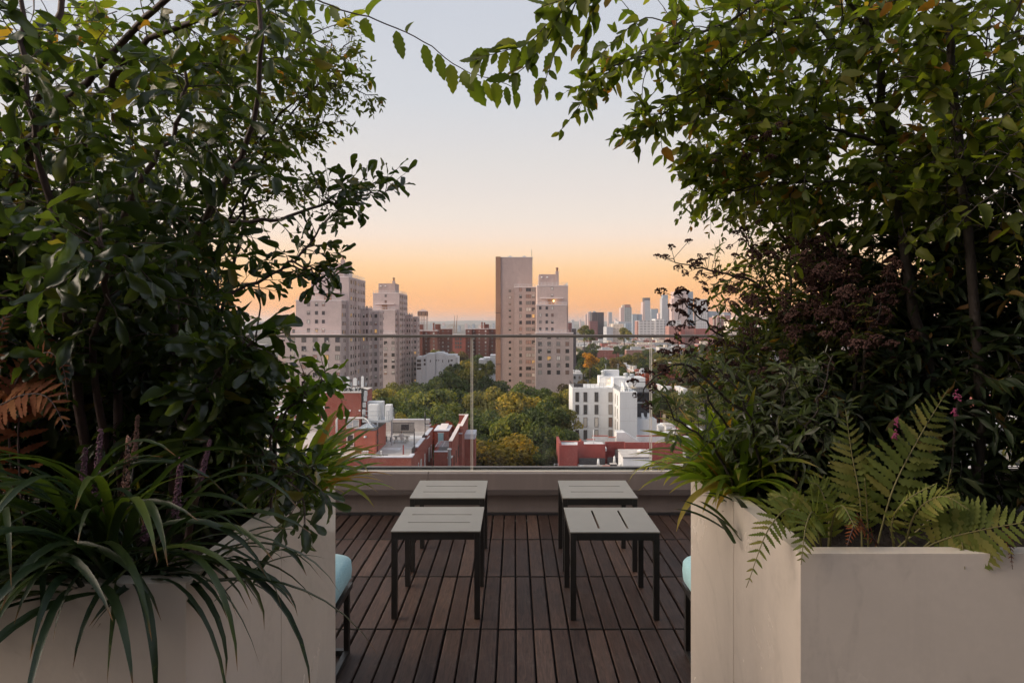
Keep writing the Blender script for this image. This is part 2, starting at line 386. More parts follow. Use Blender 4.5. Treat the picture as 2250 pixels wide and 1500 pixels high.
# ------------------------------------------------------------------ small tables
M['table_top'] = plain('warm_grey_powder_coat', (0.14, 0.131, 0.114), 0.30, 0.10, 9, spec=0.6)
M['table_leg'] = plain('black_powder_coat', (0.014, 0.013, 0.013), 0.45, 0.1, 10)
def side_table(x, y, along_y, label):
    W, D, Hh = 0.40, 0.405, 0.396
    t = thing('side_table', label, 'table', (x + W / 2, y + D / 2, 0), 'small metal tables')
    tp = MB(); z0, z1 = Hh - 0.006, Hh
    if along_y:
        s1, s2, sw, e = 0.135, 0.265, 0.010, 0.055
        tp.box((x, y, z0), (x + W, y + e, z1), M['table_top']).box((x, y + D - e, z0), (x + W, y + D, z1), M['table_top'])
        for a, bb in ((0, s1 - sw/2), (s1 + sw/2, s2 - sw/2), (s2 + sw/2, W)): tp.box((x + a, y + e, z0), (x + bb, y + D - e, z1), M['table_top'])
    else:
        s1, s2, sw, e = 0.135, 0.265, 0.008, 0.055
        tp.box((x, y, z0), (x + e, y + D, z1), M['table_top']).box((x + W - e, y, z0), (x + W, y + D, z1), M['table_top'])
        for a, bb in ((0, s1 - sw/2), (s1 + sw/2, s2 - sw/2), (s2 + sw/2, D)): tp.box((x + e, y + a, z0), (x + W - e, y + bb, z1), M['table_top'])
    tp.build('table_top', t)
    L_ = 0.025
    for sx in (0, 1):
        for sy in (0, 1):
            ax = x + .002 + sx * (W - L_ - .004); ay = y + .002 + sy * (D - L_ - .004)
            MB().box((ax, ay, 0.003), (ax + L_, ay + L_, z0 - .0005), M['table_leg']).build('leg', t)
    h = 0.032
    for sy in (0, 1):
        ay = y + .003 + sy * (D - L_ - .004); MB().box((x + .0275, ay, z0 - h), (x + W - .0275, ay + L_ - .002, z0 - .0008), M['table_leg']).build('apron', t)
    for sx in (0, 1):
        ax = x + .003 + sx * (W - L_ - .004); MB().box((ax, y + .0275, z0 - h), (ax + L_ - .002, y + D - .0275, z0 - .0008), M['table_leg']).build('apron', t)
side_table(-0.554, 3.03, False, 'front table at left with two crosswise slots')
side_table(0.247, 3.017, True, 'front table whose two slots run away from the viewer')
side_table(-0.560, 3.608, False, 'rear table behind the left front table, near the parapet')
side_table(0.255, 3.608, False, 'rear table behind the table with lengthwise slots')

# ------------------------------------------------------------------ cushioned benches
def cushion_mat():
    m, t, b = new_mat('pale_blue_weave')
    v = coords(t); a = noise(t, coords(t, (300, 60, 300)), 1, 2); c = noise(t, v, 12, 4)
    c1 = mixrgb(t, contrast(t, a, 0.3, 0.7), (0.20, 0.40, 0.44), (0.38, 0.60, 0.64))
    c2 = mixrgb(t, contrast(t, c, 0.3, 0.7), (0.24, 0.42, 0.46), c1); t.links.new(c2, b.inputs['Base Color'])
    b.inputs['Roughness'].default_value = 0.9; b.inputs['Sheen Weight'].default_value = 0.2
    bump(t, b, a, 0.4, 0.002); return m
M['cushion'] = cushion_mat()
def pillow_mesh(mb, a, b, mat, r=0.045, n=10):
    """soft box: superellipsoid stretched over the bounds"""
    c = [(p + q) / 2 for p, q in zip(a, b)]; h = [abs(q - p) / 2 for p, q in zip(a, b)]
    vs = []; fs = []; nu, nv = 28, 14
    sg = lambda x, e: math.copysign(abs(x) ** e, x)
    for j in range(nv + 1):
        ph = -math.pi / 2 + math.pi * j / nv
        for i in range(nu):
            th = 2 * math.pi * i / nu + 0.001
            x = sg(math.cos(ph), .28) * sg(math.cos(th), .22); y = sg(math.cos(ph), .28) * sg(math.sin(th), .22); z = sg(math.sin(ph), .45)
            crown = 1 + 0.10 * (1 - x * x) * (1 - y * y)
            wr = 0.004 * math.sin(7 * x + 5 * y * 3) * (abs(z) < .9)
            vs.append((c[0] + x * h[0] + wr, c[1] + y * h[1], c[2] + z * h[2] * crown))
    for j in range(nv):
        for i in range(nu): fs.append((j*nu+i, j*nu+(i+1) % nu, (j+1)*nu+(i+1) % nu, (j+1)*nu+i))
    mb.add(vs, fs, mat, True); return mb
def bench(label, s, xf, y0, y1):
    xb = xf + s * 0.66
    t = thing('lounge_chair', label, 'chair', ((xf + xb) / 2, (y0 + y1) / 2, 0))
    pillow_mesh(MB(), (xf, y0 + .01, 0.285), (xb, y1 + .005, 0.412), M['cushion']).build('seat_cushion', t)
    pillow_mesh(MB(), (xb - s * .02, y0 + .02, 0.42), (xb - s * .17, y1 - .02, 0.74), M['cushion']).build('back_cushion', t)
    q = 0.02
    for yy in (y0 + .02, y1 - .045):
        for xx in (xf + s * .02, xb - s * .04):
            MB().box((xx, yy, .024), (xx + s * q, yy + q * 1.2, .262), M['table_leg']).build('leg', t)
        MB().box((xf + s * .02, yy, .003), (xb - s * .02, yy + q * 1.2, .0235), M['table_leg']).build('runner', t)
    MB().box((xf + s * .012, y0 + .012, .2625), (xb - s * .012, y1 - .012, .284), M['table_leg']).build('seat_frame', t)
    for xx in (xf + s * .02, xb - s * .04):
        MB().box((xx, y0 + .0445, .003), (xx + s * q, y1 - .0455, .023), M['table_leg']).build('stretcher', t)
    MB().box((xb - s * .012, y0 + .02, .2845), (xb - s * .0, y1 - .02, .72), M['table_leg']).build('back_frame', t)
bench('pale blue cushioned lounge chair peeking out beside the left planter', -1, -0.640, 2.10, 2.74)
bench('pale blue cushioned lounge chair peeking out beside the right planter', 1, 0.660, 2.10, 2.74)

# ------------------------------------------------------------------ ground, hills
GZ = -34.0
M['ground'] = plain('street_ground', (0.075, 0.075, 0.065), 0.9, 0.4, 0.05)
s = 14000
tag(MB().add([(-s, -300, GZ), (s, -300, GZ), (s, 14000, GZ), (-s, 14000, GZ)], [(0, 1, 2, 3)], M['ground']).build('ground'), kind='structure')
M['hill'] = plain('wooded_hill', (0.06, 0.075, 0.06), 0.95, 0.3, 0.002)
def ridge(name, Y, base, amp, seed, depth):
    r = random.Random(seed); ph = [r.uniform(0, 6.28) for _ in range(6)]
    vs = []; fs = []; n = 160; m = 8
    for j in range(m + 1):
        k = math.sin(math.pi * j / m)
        for i in range(n + 1):
            x = -9500 + 19000 * i / n
            h = base + amp * sum(math.sin(x / (900 / (q + 1)) + ph[q] + j * .15) / (q + 1) for q in range(6))
            vs.append((x, Y + depth * j / m, GZ - 2 + (h + 2) * k))
    for j in range(m):
        for i in range(n): a = j * (n + 1) + i; fs.append((a, a + 1, a + n + 2, a + n + 1))
    tag(MB().add(vs, fs, M['hill'], True).build(name), kind='structure')
ridge('far_hills', 9500, 82, 7, 3, 3000)
ridge('near_hills', 6500, 38, 5, 5, 1500)

# ------------------------------------------------------------------ windows (shared meshes)
WIN = {}
def win_mesh(w, h, pane, frame='win_frame', style='hung', side=False):
    key = (round(w, 2), round(h, 2), pane, frame, style, side)
    if key in WIN: return WIN[key]
    mb = MB(); fr = M[frame]; t = min(0.09, w * .1); d = 0.07
    for a, b in (((-w/2, 0, -h/2), (-w/2 + t, -d, h/2)), ((w/2 - t, 0, -h/2), (w/2, -d, h/2)),
                 ((-w/2 + t, 0, h/2 - t), (w/2 - t, -d, h/2)), ((-w/2 + t, 0, -h/2), (w/2 - t, -d, -h/2 + t))): mb.box(a, b, fr)
    mb.add([(-w/2 + t, -.02, -h/2 + t), (w/2 - t, -.02, -h/2 + t), (w/2 - t, -.02, h/2 - t), (-w/2 + t, -.02, h/2 - t)], [(0, 1, 2, 3)], M[pane])
    if style == 'blind': mb.add([(-w/2 + t, -.024, h*.08), (w/2 - t, -.024, h*.08), (w/2 - t, -.024, h/2 - t), (-w/2 + t, -.024, h/2 - t)], [(0, 1, 2, 3)], M['pane_light'])
    if style in ('hung', 'blind'): mb.box((-w/2 + t, -.025, -t*.4), (w/2 - t, -.055, t*.4), fr)
    if style == 'double':
        mb.box((-t*.5, -.025, -h/2 + t), (t*.5, -.055, h/2 - t), fr); mb.box((-w/2 + t, -.025, -t*.4), (-t*.5, -.05, t*.4), fr)
    if style == 'ac':
        mb.box((-t*.5, -.025, -h/2 + t), (t*.5, -.055, h/2 - t), fr); mb.box((t, -.03, -h/2 + t), (w/2 - t*1.3, -.30, -h/2 + t + .42), M['pane_light'])
    if side: mb.v = [(-y, x, z) for x, y, z in mb.v]      # the window looks along +X
    o = mb.build('window'); me = o.data; bpy.data.objects.remove(o); WIN[key] = me
    return me
PANES = ['pane_dark'] * 6 + ['pane_mid'] * 3 + ['pane_light'] * 2 + ['pane_tan'] * 2 + ['pane_warm']
def window(parent, x, y, z, w, h, side=False, pane=None, frame='win_frame', style=None):
    pane = pane or random.choice(PANES)
    style = style or random.choice(['hung', 'blind', 'double', 'ac', 'ac'] if w > 1.1 else ['hung', 'hung', 'blind'])
    o = link_mesh('window', win_mesh(w, h, pane, frame, style, side), parent)
    l = LOC[parent]; o.location = (x - l.x + (0.004 if side else 0), y - l.y - (0 if side else 0.004), z - l.z); return o
def railing(parent, pts, h=1.1, step=1.4, mat=None, name='roof_railing', r=0.045):
    mb = MB(); mat = mat or M['galv']
    for a, b in zip(pts[:-1], pts[1:]):
        a = Vector(a); b = Vector(b); n = max(1, int((b - a).length / step))
        for k in range(n + 1):
            p = a.lerp(b, k / n); mb.tube([p, p + Vector((0, 0, h))], r, mat, 4, False, False)
        for hh in (h, h * .55): mb.tube([a + Vector((0, 0, hh)), b + Vector((0, 0, hh))], r, mat, 4, False, False)
    return mb.build(name, parent, kind='stuff')
FL = 2.75
M['roof_dark'] = plain('patched_roof_felt', (0.30, 0.28, 0.27), 0.9, 0.25, 1.2)

# ------------------------------------------------------------------ the beige apartment towers
def wing(t, name, x0, x1, y0, y1, ztop, mat=None, cop=0.28):
    MB().box((x0, y0, GZ), (x1, y1, ztop), mat or M['beige']).build(name, t)
    MB().box((x0 - .12, y0 - .12, ztop - cop), (x1 + .12, y1 + .12, ztop + .06), M['pale']).build('coping', t)
def beige_tower(label, x1, y0, dz, side=True, lit=False):
    """stepped tower: main block with two lower front wings; x1 = right face of the main block, y0 = its front"""
    t = thing('apartment_tower', label, 'apartment tower', (x1, y0, GZ))
    x0 = x1 - 12.4; zt = 16.9 + dz; zw = 9.0 + dz; zl = -1.95 + dz
    wm = M['beige'] if side else M['beige_warm']
    wing(t, 'main_block', x0, x1, y0, y0 + 24.5, zt, wm)
    wing(t, 'middle_wing', x0 - .5 if not side else x0 - 3.0, x1 - .9, y0 - 6, y0, zw, wm)
    wing(t, 'lower_wing', x0 - 1.0 if not side else x0 - 5.0, x1 + (1.2 if not side else -.2), y0 - 10, y0 - 6, zl, wm)
    # machine room, flue and canopy
    MB().box((x0 + 1.0, y0 + 8, zt), (x1 - 3.2, y0 + 18, zt + 5.0), M['tan']).build('machine_room', t)
    MB().box((x1 - 4.6, y0 + 7.2, zt), (x1 - 3.3, y0 + 8.4, zt + 6.2), M['tan']).lathe((x1 - 3.95, y0 + 7.8, zt + 6.2), [(.42, 0), (.42, 1.0), (.62, 1.05), (.62, 1.4), (.0, 1.7)], M['brown_brick'], 8).build('flue', t)
    for xx in (x0 + 2.2, x0 + 4.4): MB().lathe((xx, y0 + 7.7, zt + 3.5), [(.0, 0), (.35, .05), (.42, .3), (.1, .5)], M['white'], 8).build('dish_antenna', t)
    MB().box((x0 + 1.2, y0 - 1.9, zw + 2.55), (x1 - 2.0, y0 - .02, zw + 2.8), M['pale']).build('canopy', t)
    railing(t, [(x0 - .2 if not side else x0 - 2.8, y0 - 5.8, zw + .06), (x1 - 1.1, y0 - 5.8, zw + .06)])
    railing(t, [(x0 + .2, y0 + .2, zt + .06), (x1 - .2, y0 + .2, zt + .06), (x1 - .2, y0 + 24, zt + .06)])
    railing(t, [(x0 - .8 if not side else x0 - 4.8, y0 - 9.8, zl + .06), (x1 - .4, y0 - 9.8, zl + .06)])
    MB().box((x0 + 4.2, y0 - .10, zw + .05), (x0 + 6.8, y0 - .01, zw + 2.3), M['brown_brick']).build('balcony_door', t)
    # front windows
    xm = x0 + 6.0
    for k in range(2): window(t, xm, y0, zt - 1.3 - k * FL, .95, 1.15, pane=random.choice(['pane_light', 'pane_mid', 'pane_tan']))
    for r in range(4):
        for xx in (x0 + 1.0, x0 + 3.55, x0 + 5.75): window(t, xx, y0 - 6, zw - 1.35 - r * FL, .95, 1.2)
    for r in range(6 if not side else 7):
        for xx in ([x0 - 2.9] if side else []) + [x0 + .75, x0 + 4.25, x0 + 7.85, x0 + 11.3]:
            window(t, xx, y0 - 10, zl - 1.6 - r * FL, 1.42, 1.6)
    if side:
        wing(t, 'side_wing', x1, x1 + 3.0, y0 + 17, y0 + 22.5, 7.0 + dz)
        wing(t, 'rear_wing', x1, x1 + 5.4, y0 + 22.6, y0 + 30, 6.0 + dz)
        MB().box((x1, y0 + 7.6, GZ), (x1 + .05, y0 + 10.6, zt - .5), M['tan']).build('stair_strip', t)
        nf = int((zt - GZ) / FL) - 2
        for r in range(nf):
            z = zt - 1.6 - r * FL
            for yy, ww in ((3.0, 1.5), (6.2, .8), (13.4, .8), (15.8, .8)) + (((18.6, .8), (21, .8), (23.2, .8)) if r < 3 else ()):
                window(t, x1, y0 + yy, z, ww, 1.35, True)
            window(t, x1 + .05, y0 + 9.1, z, 1.6, 1.3, True, pane='pane_dark')
            if r >= 3:
                for yy in (18.4, 20.8): window(t, x1 + 3.0, y0 + yy, z, .8, 1.35, True)
                for xx in (1.1, 2.2): window(t, x1 + xx, y0 + 17, z, .6, 1.35)
            if r >= 4:
                for yy in (24.5, 27.5): window(t, x1 + 5.4, y0 + yy, z, .8, 1.35, True)
                window(t, x1 + 4.2, y0 + 22.6, z, 1.0, 1.35)
            if z < zw - 1:
                for yy in (-5, -3.2, -1.4): window(t, x1 - .9, y0 + yy, z, .7, 1.25, True)
    return t, x0, zt, zw, zl
T1, *_ = beige_tower('largest beige stepped apartment tower, left of the twin behind it', -54.3, 222, 0)
# low left annex of the first tower
wing(T1, 'annex_wing', -54.3 - 23.5, -54.3 - 15.5, 223, 240, .75)
railing(T1, [(-77.6, 223.2, .8), (-70, 223.2, .8)])
MB().tube([(-71.2, 224, .8), (-71.2, 224, 3.0)], .12, M['black'], 5).tube([(-73, 224, .8), (-72.6, 224, 2.9)], .06, M['galv'], 4).build('vent_pipe', T1)
for k in range(8):
    for xx in (-76.0, -72.7): window(T1, xx, 223, -1.0 - k * FL, .85, 1.15)
T2, *_ = beige_tower('smaller beige stepped apartment tower, right of its larger twin', -54.5, 320, -.9)
T3, x0, zt, zw, zl = beige_tower('beige apartment tower with a tall windowless slab rising behind it', 21.4, 272, 0, side=False)
# stem slab and middle block of the third tower
pa = P(1089, 566, 292); pb = P(1170, 566, 292)
MB().box((P(1100, 0, 292).x, 292, GZ), (pb.x, 310, pa.z), M['tan']).build('stem_slab', T3)
MB().box((pa.x, 291.6, GZ), (P(1100, 0, 292).x - .01, 309, pa.z + .4), M['brown_brick']).build('flue_shaft', T3)
MB().box((P(1100, 0, 292).x - .1, 291.85, pa.z), (pb.x + .15, 310.2, pa.z + .3), M['pale']).build('coping', T3)
for px in (1121, 1152): a = P(px, 566, 292); MB().add([(a.x - 1.1, 292.5, a.z + .3), (a.x + 1.1, 292.5, a.z + .3), (a.x, 292.5, a.z + .95), (a.x - 1.1, 296, a.z + .3), (a.x + 1.1, 296, a.z + .3), (a.x, 296, a.z + .95)], [(0, 1, 2), (3, 5, 4), (0, 2, 5, 3), (1, 4, 5, 2)], M['galv']).build('roof_vent', T3)
a = P(1170, 566, 292); MB().tube([(a.x - .3, 293, a.z), (a.x - .3, 293, a.z + 3.6)], .07, M['black'], 4).build('mast', T3)
a = P(1130, 630, 285); b = P(1178.5, 630, 285)
MB().box((a.x, 285, GZ), (b.x, 291.5, a.z), M['tan']).build('middle_block', T3)
MB().box((a.x - .1, 284.88, a.z - .25), (b.x - .1, 291.45, a.z + .06), M['pale']).build('coping', T3)
railing(T3, [(a.x + .2, 285.2, a.z), (b.x - .3, 285.2, a.z)])
zz = P(0, 636.5, 285).z
for r in range(15):
    z = zz - r * FL
    window(T3, P(1143.8, 0, 285).x, 285, z, 1.1, 1.5)
    window(T3, P(1161.2, 0, 285).x, 285, z, 2.2, 1.5, style='double'); window(T3, P(1172, 0, 285).x, 285, z, 1.2, 1.5)
    window(T3, P(1120.4, 0, 292).x, 292, z - .2, 1.0, 1.05)
    if r % 4 == 3: MB().box((pa.x - .05, 291.5, z - 1.5), (P(1100, 0, 292).x + .05, 291.59, z - 1.3), M['char']).build('course_band', T3)
# lit lamp under the canopy
M['lamp'] = plain('lit_lamp', (1, .8, .4)); _b = M['lamp'].node_tree.nodes['Principled BSDF']
_b.inputs['Emission Color'].default_value = (1, .62, .22, 1); _b.inputs['Emission Strength'].default_value = 9
a = P(1216.4, 661, 271.6); MB().lathe((a.x, 271.6, a.z), [(0, -.22), (.22, -.12), (.26, .0), (.15, .2), (0, .25)], M['lamp'], 8).build('lit_lamp', T3)
ld = bpy.data.lights.new('canopy_light', 'POINT'); ld.energy = 25; ld.color = (1, .6, .25); ld.shadow_soft_size = .2
lo = bpy.data.objects.new('canopy_light', ld); col.objects.link(lo); lo.location = (a.x, 270.9, a.z - .3); 

# ------------------------------------------------------------------ white building with lit wall lamps
def wbox(t, name, x0, x1, yt, yb, Y, d, mat):
    return MB().fbox(x0, x1, yt, yb, Y, d, mat).build(name, t)
zg = 712 + (EYE - GZ) * F / 150
WB = thing('white_building', 'white four-storey building with two lit wall lamps on its roof', 'building', P(1300, zg, 150))
wbox(WB, 'wall', 1258, 1347.5, 852, zg, 150, 10, M['white_wall'])
xr0 = 21.75; xr1 = P(1400, 0, 140.3).x; zr = P(0, 861, 140.3).z
MB().box((xr0, 140.3, GZ), (xr1, 158, zr), M['white_wall']).build('projecting_wing', WB)
xr2 = P(1443, 0, 141).x; zb = P(0, 921, 141).z
MB().box((xr1, 141, GZ), (xr2, 158, zb), M['white_wall']).build('lower_wing', WB)
MB().box((xr1, 144.5, zb), (P(1432, 0, 144.5).x, 158, zr - .4), M['char']).build('dark_glazing', WB)
MB().box((xr1, 143.2, zb + 3.1), (P(1432, 0, 144).x, 144.45, zb + 3.25), M['white']).build('balcony_slab', WB)
MB().box((xr1, 141.2, zr - .4), (P(1432, 0, 144.5).x, 158, zr - .1), M['char']).build('flat_roof', WB)
for cx, cy in ((1413, 915), (1426, 915)):
    a = P(cx, cy, 142.3); MB().box((a.x - .3, 142.1, zb), (a.x + .3, 142.7, zb + .4), M['white']).add([(a.x - .3, 142.62, zb + .4), (a.x + .3, 142.62, zb + .4), (a.x + .22, 143.0, zb + 1.05), (a.x - .22, 143.0, zb + 1.05), (a.x - .3, 142.7, zb + .4), (a.x + .3, 142.7, zb + .4), (a.x + .22, 143.08, zb + 1.05), (a.x - .22, 143.08, zb + 1.05)], [(0, 1, 2, 3), (7, 6, 5, 4), (0, 4, 5, 1), (1, 5, 6, 2), (2, 6, 7, 3), (3, 7, 4, 0)], M['white']).build('balcony_chair', WB)
for r, py in enumerate((872, 899.4, 927.2, 954.6)):
    for c, px in enumerate((1268.2, 1286.2, 1310.5, 1341.3)):
        a = P(px, py, 150)
        pn = ('pane_light' if (r == 2 and c < 3) or (r == 3 and c == 2) else 'pane_tan' if (c == 3 and r == 2) else 'pane_mid' if (c == 3) else 'pane_dark')
        window(WB, a.x, 150, a.z, .84, 2.15, pane=pn, style='plain')
for py in (884.5, 912, 940): a = P(0, py, 150); MB().box((P(1258, 0, 150).x, 149.99, a.z - .02), (21.74, 149.999, a.z + .02), M['roof_grey']).build('panel_joint', WB)
for py in (897, 925): a = P(0, py, 140.3); MB().box((xr0 + .02, 140.29, a.z - .02), (xr1, 140.299, a.z + .02), M['roof_grey']).build('panel_joint', WB)
for r in range(4):
    z = P(0, 872, 150).z - r * 2.76
    for yy in (143.6, 146.6):
        mb = MB(); mb.box((xr0 - .05, yy - .28, z - 1.05), (xr0 - .003, yy + .28, z + 1.05), M['win_frame']).box((xr0 - .06, yy - .2, z - .96), (xr0 - .051, yy + .2, z + .96), M['pane_mid']); mb.build('window', WB)
wbox(WB, 'roof_bulkhead', 1317, 1347, 826.5, 853, 156, 3.9, M['white_wall'])
wbox(WB, 'stair_head', 1330, 1360.5, 813, 826.4, 157.5, 2.4, M['white_wall'])
MB().box((P(1348, 0, 152).x, 152, P(0, 830, 152).z), (P(1418, 0, 152).x, 157.9, zr - .1), M['white_wall']).build('roof_bulkhead', WB)
a = P(1326, 836, 155.9); MB().box((a.x - .5, 155.93, a.z - 1.6), (a.x + .5, 155.99, a.z + .7), M['white']).build('roof_door', WB)
a = P(1366, 841, 151.9); MB().box((a.x - .6, 151.93, a.z - 1.6), (a.x + .6, 151.99, a.z + .7), M['white']).build('roof_door', WB)
for i, (px, YY) in enumerate(((1338, 156), (1389.5, 152))):
    a = P(px, 834, YY)
    MB().box((a.x - .14, YY - .3, a.z + .05), (a.x + .14, YY - .01, a.z + .16), M['black']).build('wall_lamp', WB)
    MB().box((a.x - .1, YY - .26, a.z + .0), (a.x + .1, YY - .05, a.z + .045), M['lamp']).build('lamp_bulb', WB)
    ld = bpy.data.lights.new('wall_light', 'SPOT'); ld.energy = 520; ld.color = (1, .72, .38); ld.spot_size = R(70); ld.spot_blend = .7; ld.shadow_soft_size = .08
    lo = bpy.data.objects.new('wall_light', ld); col.objects.link(lo); lo.location = (a.x, YY - .42, a.z + .0); lo.rotation_euler = (R(-14), 0, 0)
zf = P(0, 852, 150).z
railing(WB, [(P(1258, 0, 150).x + .1, 159, zf), (P(1258, 0, 150).x + .1, 150.15, zf), (P(1346, 0, 150).x, 150.15, zf)], 1.0, .9, M['black'], 'roof_railing', .025)
railing(WB, [(xr0 + .1, 150, zr), (xr0 + .1, 140.5, zr), (P(1432, 0, 141).x, 141.3, zr)], 1.0, .5, M['black'], 'roof_railing', .02)
for px in (1370, 1379): a = P(px, 858, 143); MB().add([(a.x, 142.2, zr), (a.x + .12, 142.2, zr), (a.x + .12, 146, zr), (a.x, 146, zr), (a.x, 142.2, zr + .9), (a.x + .12, 142.2, zr + .9), (a.x + .12, 146, zr + 1.7), (a.x, 146, zr + 1.7)], [(3,2,1,0),(4,5,6,7),(0,1,5,4),(1,2,6,5),(2,3,7,6),(3,0,4,7)], M['white']).build('roof_screen', WB)
for px in (1265, 1275): a = P(px, 848, 152); MB().box((a.x - .5, 151.4, zf), (a.x + .6, 152.2, zf + .75), M['char']).build('roof_bench', WB)
for px, h in ((1375, 1.0), (1388, .8), (1326, 1.4)):
    a = P(px, 829, 154); zq = P(0, 830, 152).z if px > 1348 else P(0, 826.5, 156).z
    yq = 154 if px > 1348 else 157.0
    MB().lathe((P(px, 0, yq).x, yq, zq), [(.5, 0), (.5, h * .6), (.62, h * .62), (.62, h * .85), (.15, h), (0, h)], M['galv'], 8).build('roof_fan', WB)
for px in (1331, 1358, 1417): a = P(px, 812, 158); zq = P(0, 813, 157.5).z if px < 1365 else P(0, 830, 152).z; yq = 158 if px < 1365 else 156; MB().tube([(P(px, 0, yq).x, yq, zq - .1), (P(px, 0, yq).x, yq, zq + 1.3)], .04, M['galv'], 4).box((P(px, 0, yq).x - .3, yq - .03, zq + 1.3), (P(px, 0, yq).x + .3, yq + .03, zq + 1.36), M['galv']).build('aerial', WB)

# ------------------------------------------------------------------ maroon building and its roof terrace in front of it
MR = thing('maroon_building', 'dark red rendered low building in front of the white one', 'building', (12, 100, GZ))
def wall4(name, x0, x1, yt, Y, d, mat=M['maroon'], zb=GZ): 
    a = P(x0, yt, Y); b = P(x1, yt, Y); return MB().box((a.x, Y, zb), (b.x, Y + d, a.z), mat).build(name, MR)
wall4('wall', 1229, 1269, 978, 98, .35); wall4('wall', 1269.1, 1330, 976, 99, .35); wall4('wall', 1330.1, 1373, 970.5, 104, .35)
wall4('wall', 1373.1, 1500, 972, 101, .35)
xl = P(1229, 0, 98).x
MB().box((xl - .0, 98.36, GZ), (xl + .35, 105, P(0, 976, 98).z), M['maroon']).build('side_wall', MR)
zr_ = P(0, 978, 98).z - .7
MB().box((xl + .36, 98.4, zr_ - .4), (P(1269, 0, 98).x, 104.5, zr_), M['roof_white']).build('flat_roof', MR)
MB().box((P(1269, 0, 98).x + .02, 99.4, zr_ - .4), (P(1330, 0, 101).x, 104.5, zr_ + .05), M['roof_white']).build('flat_roof', MR)
for x0, x1, yt, Y in ((1232, 1268, 970, 104.6), (1290, 1307, 966, 104.7), (1338, 1352, 961, 106.5), (1302, 1335, 958, 108), (1400, 1460, 958, 108)):
    a = P(x0, yt, Y); b = P(x1, yt, Y); MB().box((a.x, Y, GZ), (b.x, Y + .3, a.z), M['roof_white']).build('roof_parapet', MR)
    MB().box((a.x - .05, Y - .05, a.z), (b.x + .05, Y + .35, a.z + .09), M['red_paint']).build('coping', MR)
a = P(1270, 972, 99); MB().box((a.x, 99.02, zr_), (a.x + .85, 99.7, a.z + .15), M['maroon']).lathe((a.x + .42, 99.35, a.z + .15), [(.16, 0), (.13, .3), (0, .3)], M['red_paint'], 8).build('chimney', MR)
# sloping stair head
p0 = P(1355, 950, 106); p1 = P(1374, 950, 106); p2 = P(1405, 970, 106)
MB().add([(p0.x, 106, zr_ - 9), (p2.x, 106, zr_ - 9), (p2.x, 106, p2.z), (p1.x, 106, p1.z), (p0.x, 106, p0.z), (p0.x, 108.5, zr_ - 9), (p2.x, 108.5, zr_ - 9), (p2.x, 108.5, p2.z), (p1.x, 108.5, p1.z), (p0.x, 108.5, p0.z)],
         [(0,1,2,3,4),(9,8,7,6,5),(0,5,6,1),(1,6,7,2),(2,7,8,3),(3,8,9,4),(4,9,5,0)], M['roof_white']).build('stair_head', MR)
a = P(1355, 996, 104); 
window(MR, a.x, 104, a.z, .55, 1.35, pane='pane_mid', frame='black', style='hung')
MB().tube([(P(1304, 0, 103).x, 103, zr_), (P(1304, 0, 103).x, 103, zr_ + 2.2)], .05, M['white'], 5).build('vent_pipe', MR)
# ladder on the left side
mb = MB(); a = P(1222, 1017, 97.5); xx = a.x
for q in (-.28, .28): mb.tube([(xx + q, 97.4, -22), (xx + q, 97.4, a.z)], .03, M['galv'], 4)
for k in range(14): mb.tube([(xx - .28, 97.4, a.z - .1 - k * .3), (xx + .28, 97.4, a.z - .1 - k * .3)], .025, M['galv'], 4)
mb.box((xx + .2, 97.4, -22.05), (xl + .02, 97.6, -21.9), M['galv']).build('ladder', MR)
PZ = -19.05
PT = thing('terrace_building', 'roof terrace with stored furniture below the dark red walls', 'building', (12, 90, GZ))
MB().box((P(1270, 0, 98).x + .02, 84, GZ), (P(1500, 0, 100).x, 98.9, PZ), M['roof_grey']).build('podium', PT)
MB().box((P(1272, 0, 98.6).x, 98.3, PZ), (P(1329, 0, 98.6).x, 98.5, PZ + .95), M['char']).build('screen_fence', PT)
MB().box((P(1332, 0, 100).x, 98.55, PZ), (P(1372, 0, 100).x, 98.75, PZ + 1.0), M['char']).build('screen_fence', PT)
BH = thing('rooftop_cabin', 'white boxy rooftop cabin with flat grey roof and two round vents', 'cabin', P(1400, 1030, 93))
a = P(1369, 1005, 92.5); b = P(1432, 1005, 92.5)
MB().box((a.x, 92.5, PZ), (b.x, 96.8, a.z), M['white_wall']).build('wall', BH)
MB().add([(a.x - .06, 92.4, a.z), (b.x + .06, 92.4, a.z), (b.x + .06, 96.9, a.z + .25), (a.x - .06, 96.9, a.z + .25), (a.x - .06, 92.4, a.z + .1), (b.x + .06, 92.4, a.z + .1), (b.x + .06, 96.9, a.z + .36), (a.x - .06, 96.9, a.z + .36)],
         [(3,2,1,0),(4,5,6,7),(0,1,5,4),(1,2,6,5),(2,3,7,6),(3,0,4,7)], M['roof_grey']).build('roof', BH)
MB().box((a.x - .06, 92.36, a.z - .04), (b.x + .06, 92.395, a.z + .09), M['char']).build('fascia', BH)
for px in (1407, 1426): q = P(px, 0, 95.5); MB().lathe((q.x, 95.5, a.z + .25), [(.34, 0), (.42, .1), (.42, .2), (.2, .32), (0, .34)], M['white'], 12).build('round_vent', BH)
def parasol(px, py_top, Y, label):
    x = P(px, 0, Y).x; zt = P(0, py_top, Y).z
    t = thing('closed_parasol', label, 'parasol', (x, Y, PZ), 'folded parasols on the roof terrace')
    MB().lathe((x, Y, PZ), [(.22, 0), (.22, .06), (.05, .08), (.03, .1), (.03, .5)], M['galv'], 8).build('base', t)
    MB().lathe((x, Y, PZ + .45), [(.02, 0), (.2, .02), (.17, .4), (.13, .9), (.06, zt - PZ - .6), (.03, zt - PZ - .5), (0, zt - PZ - .45)], M['white'], 9).build('canopy', t)
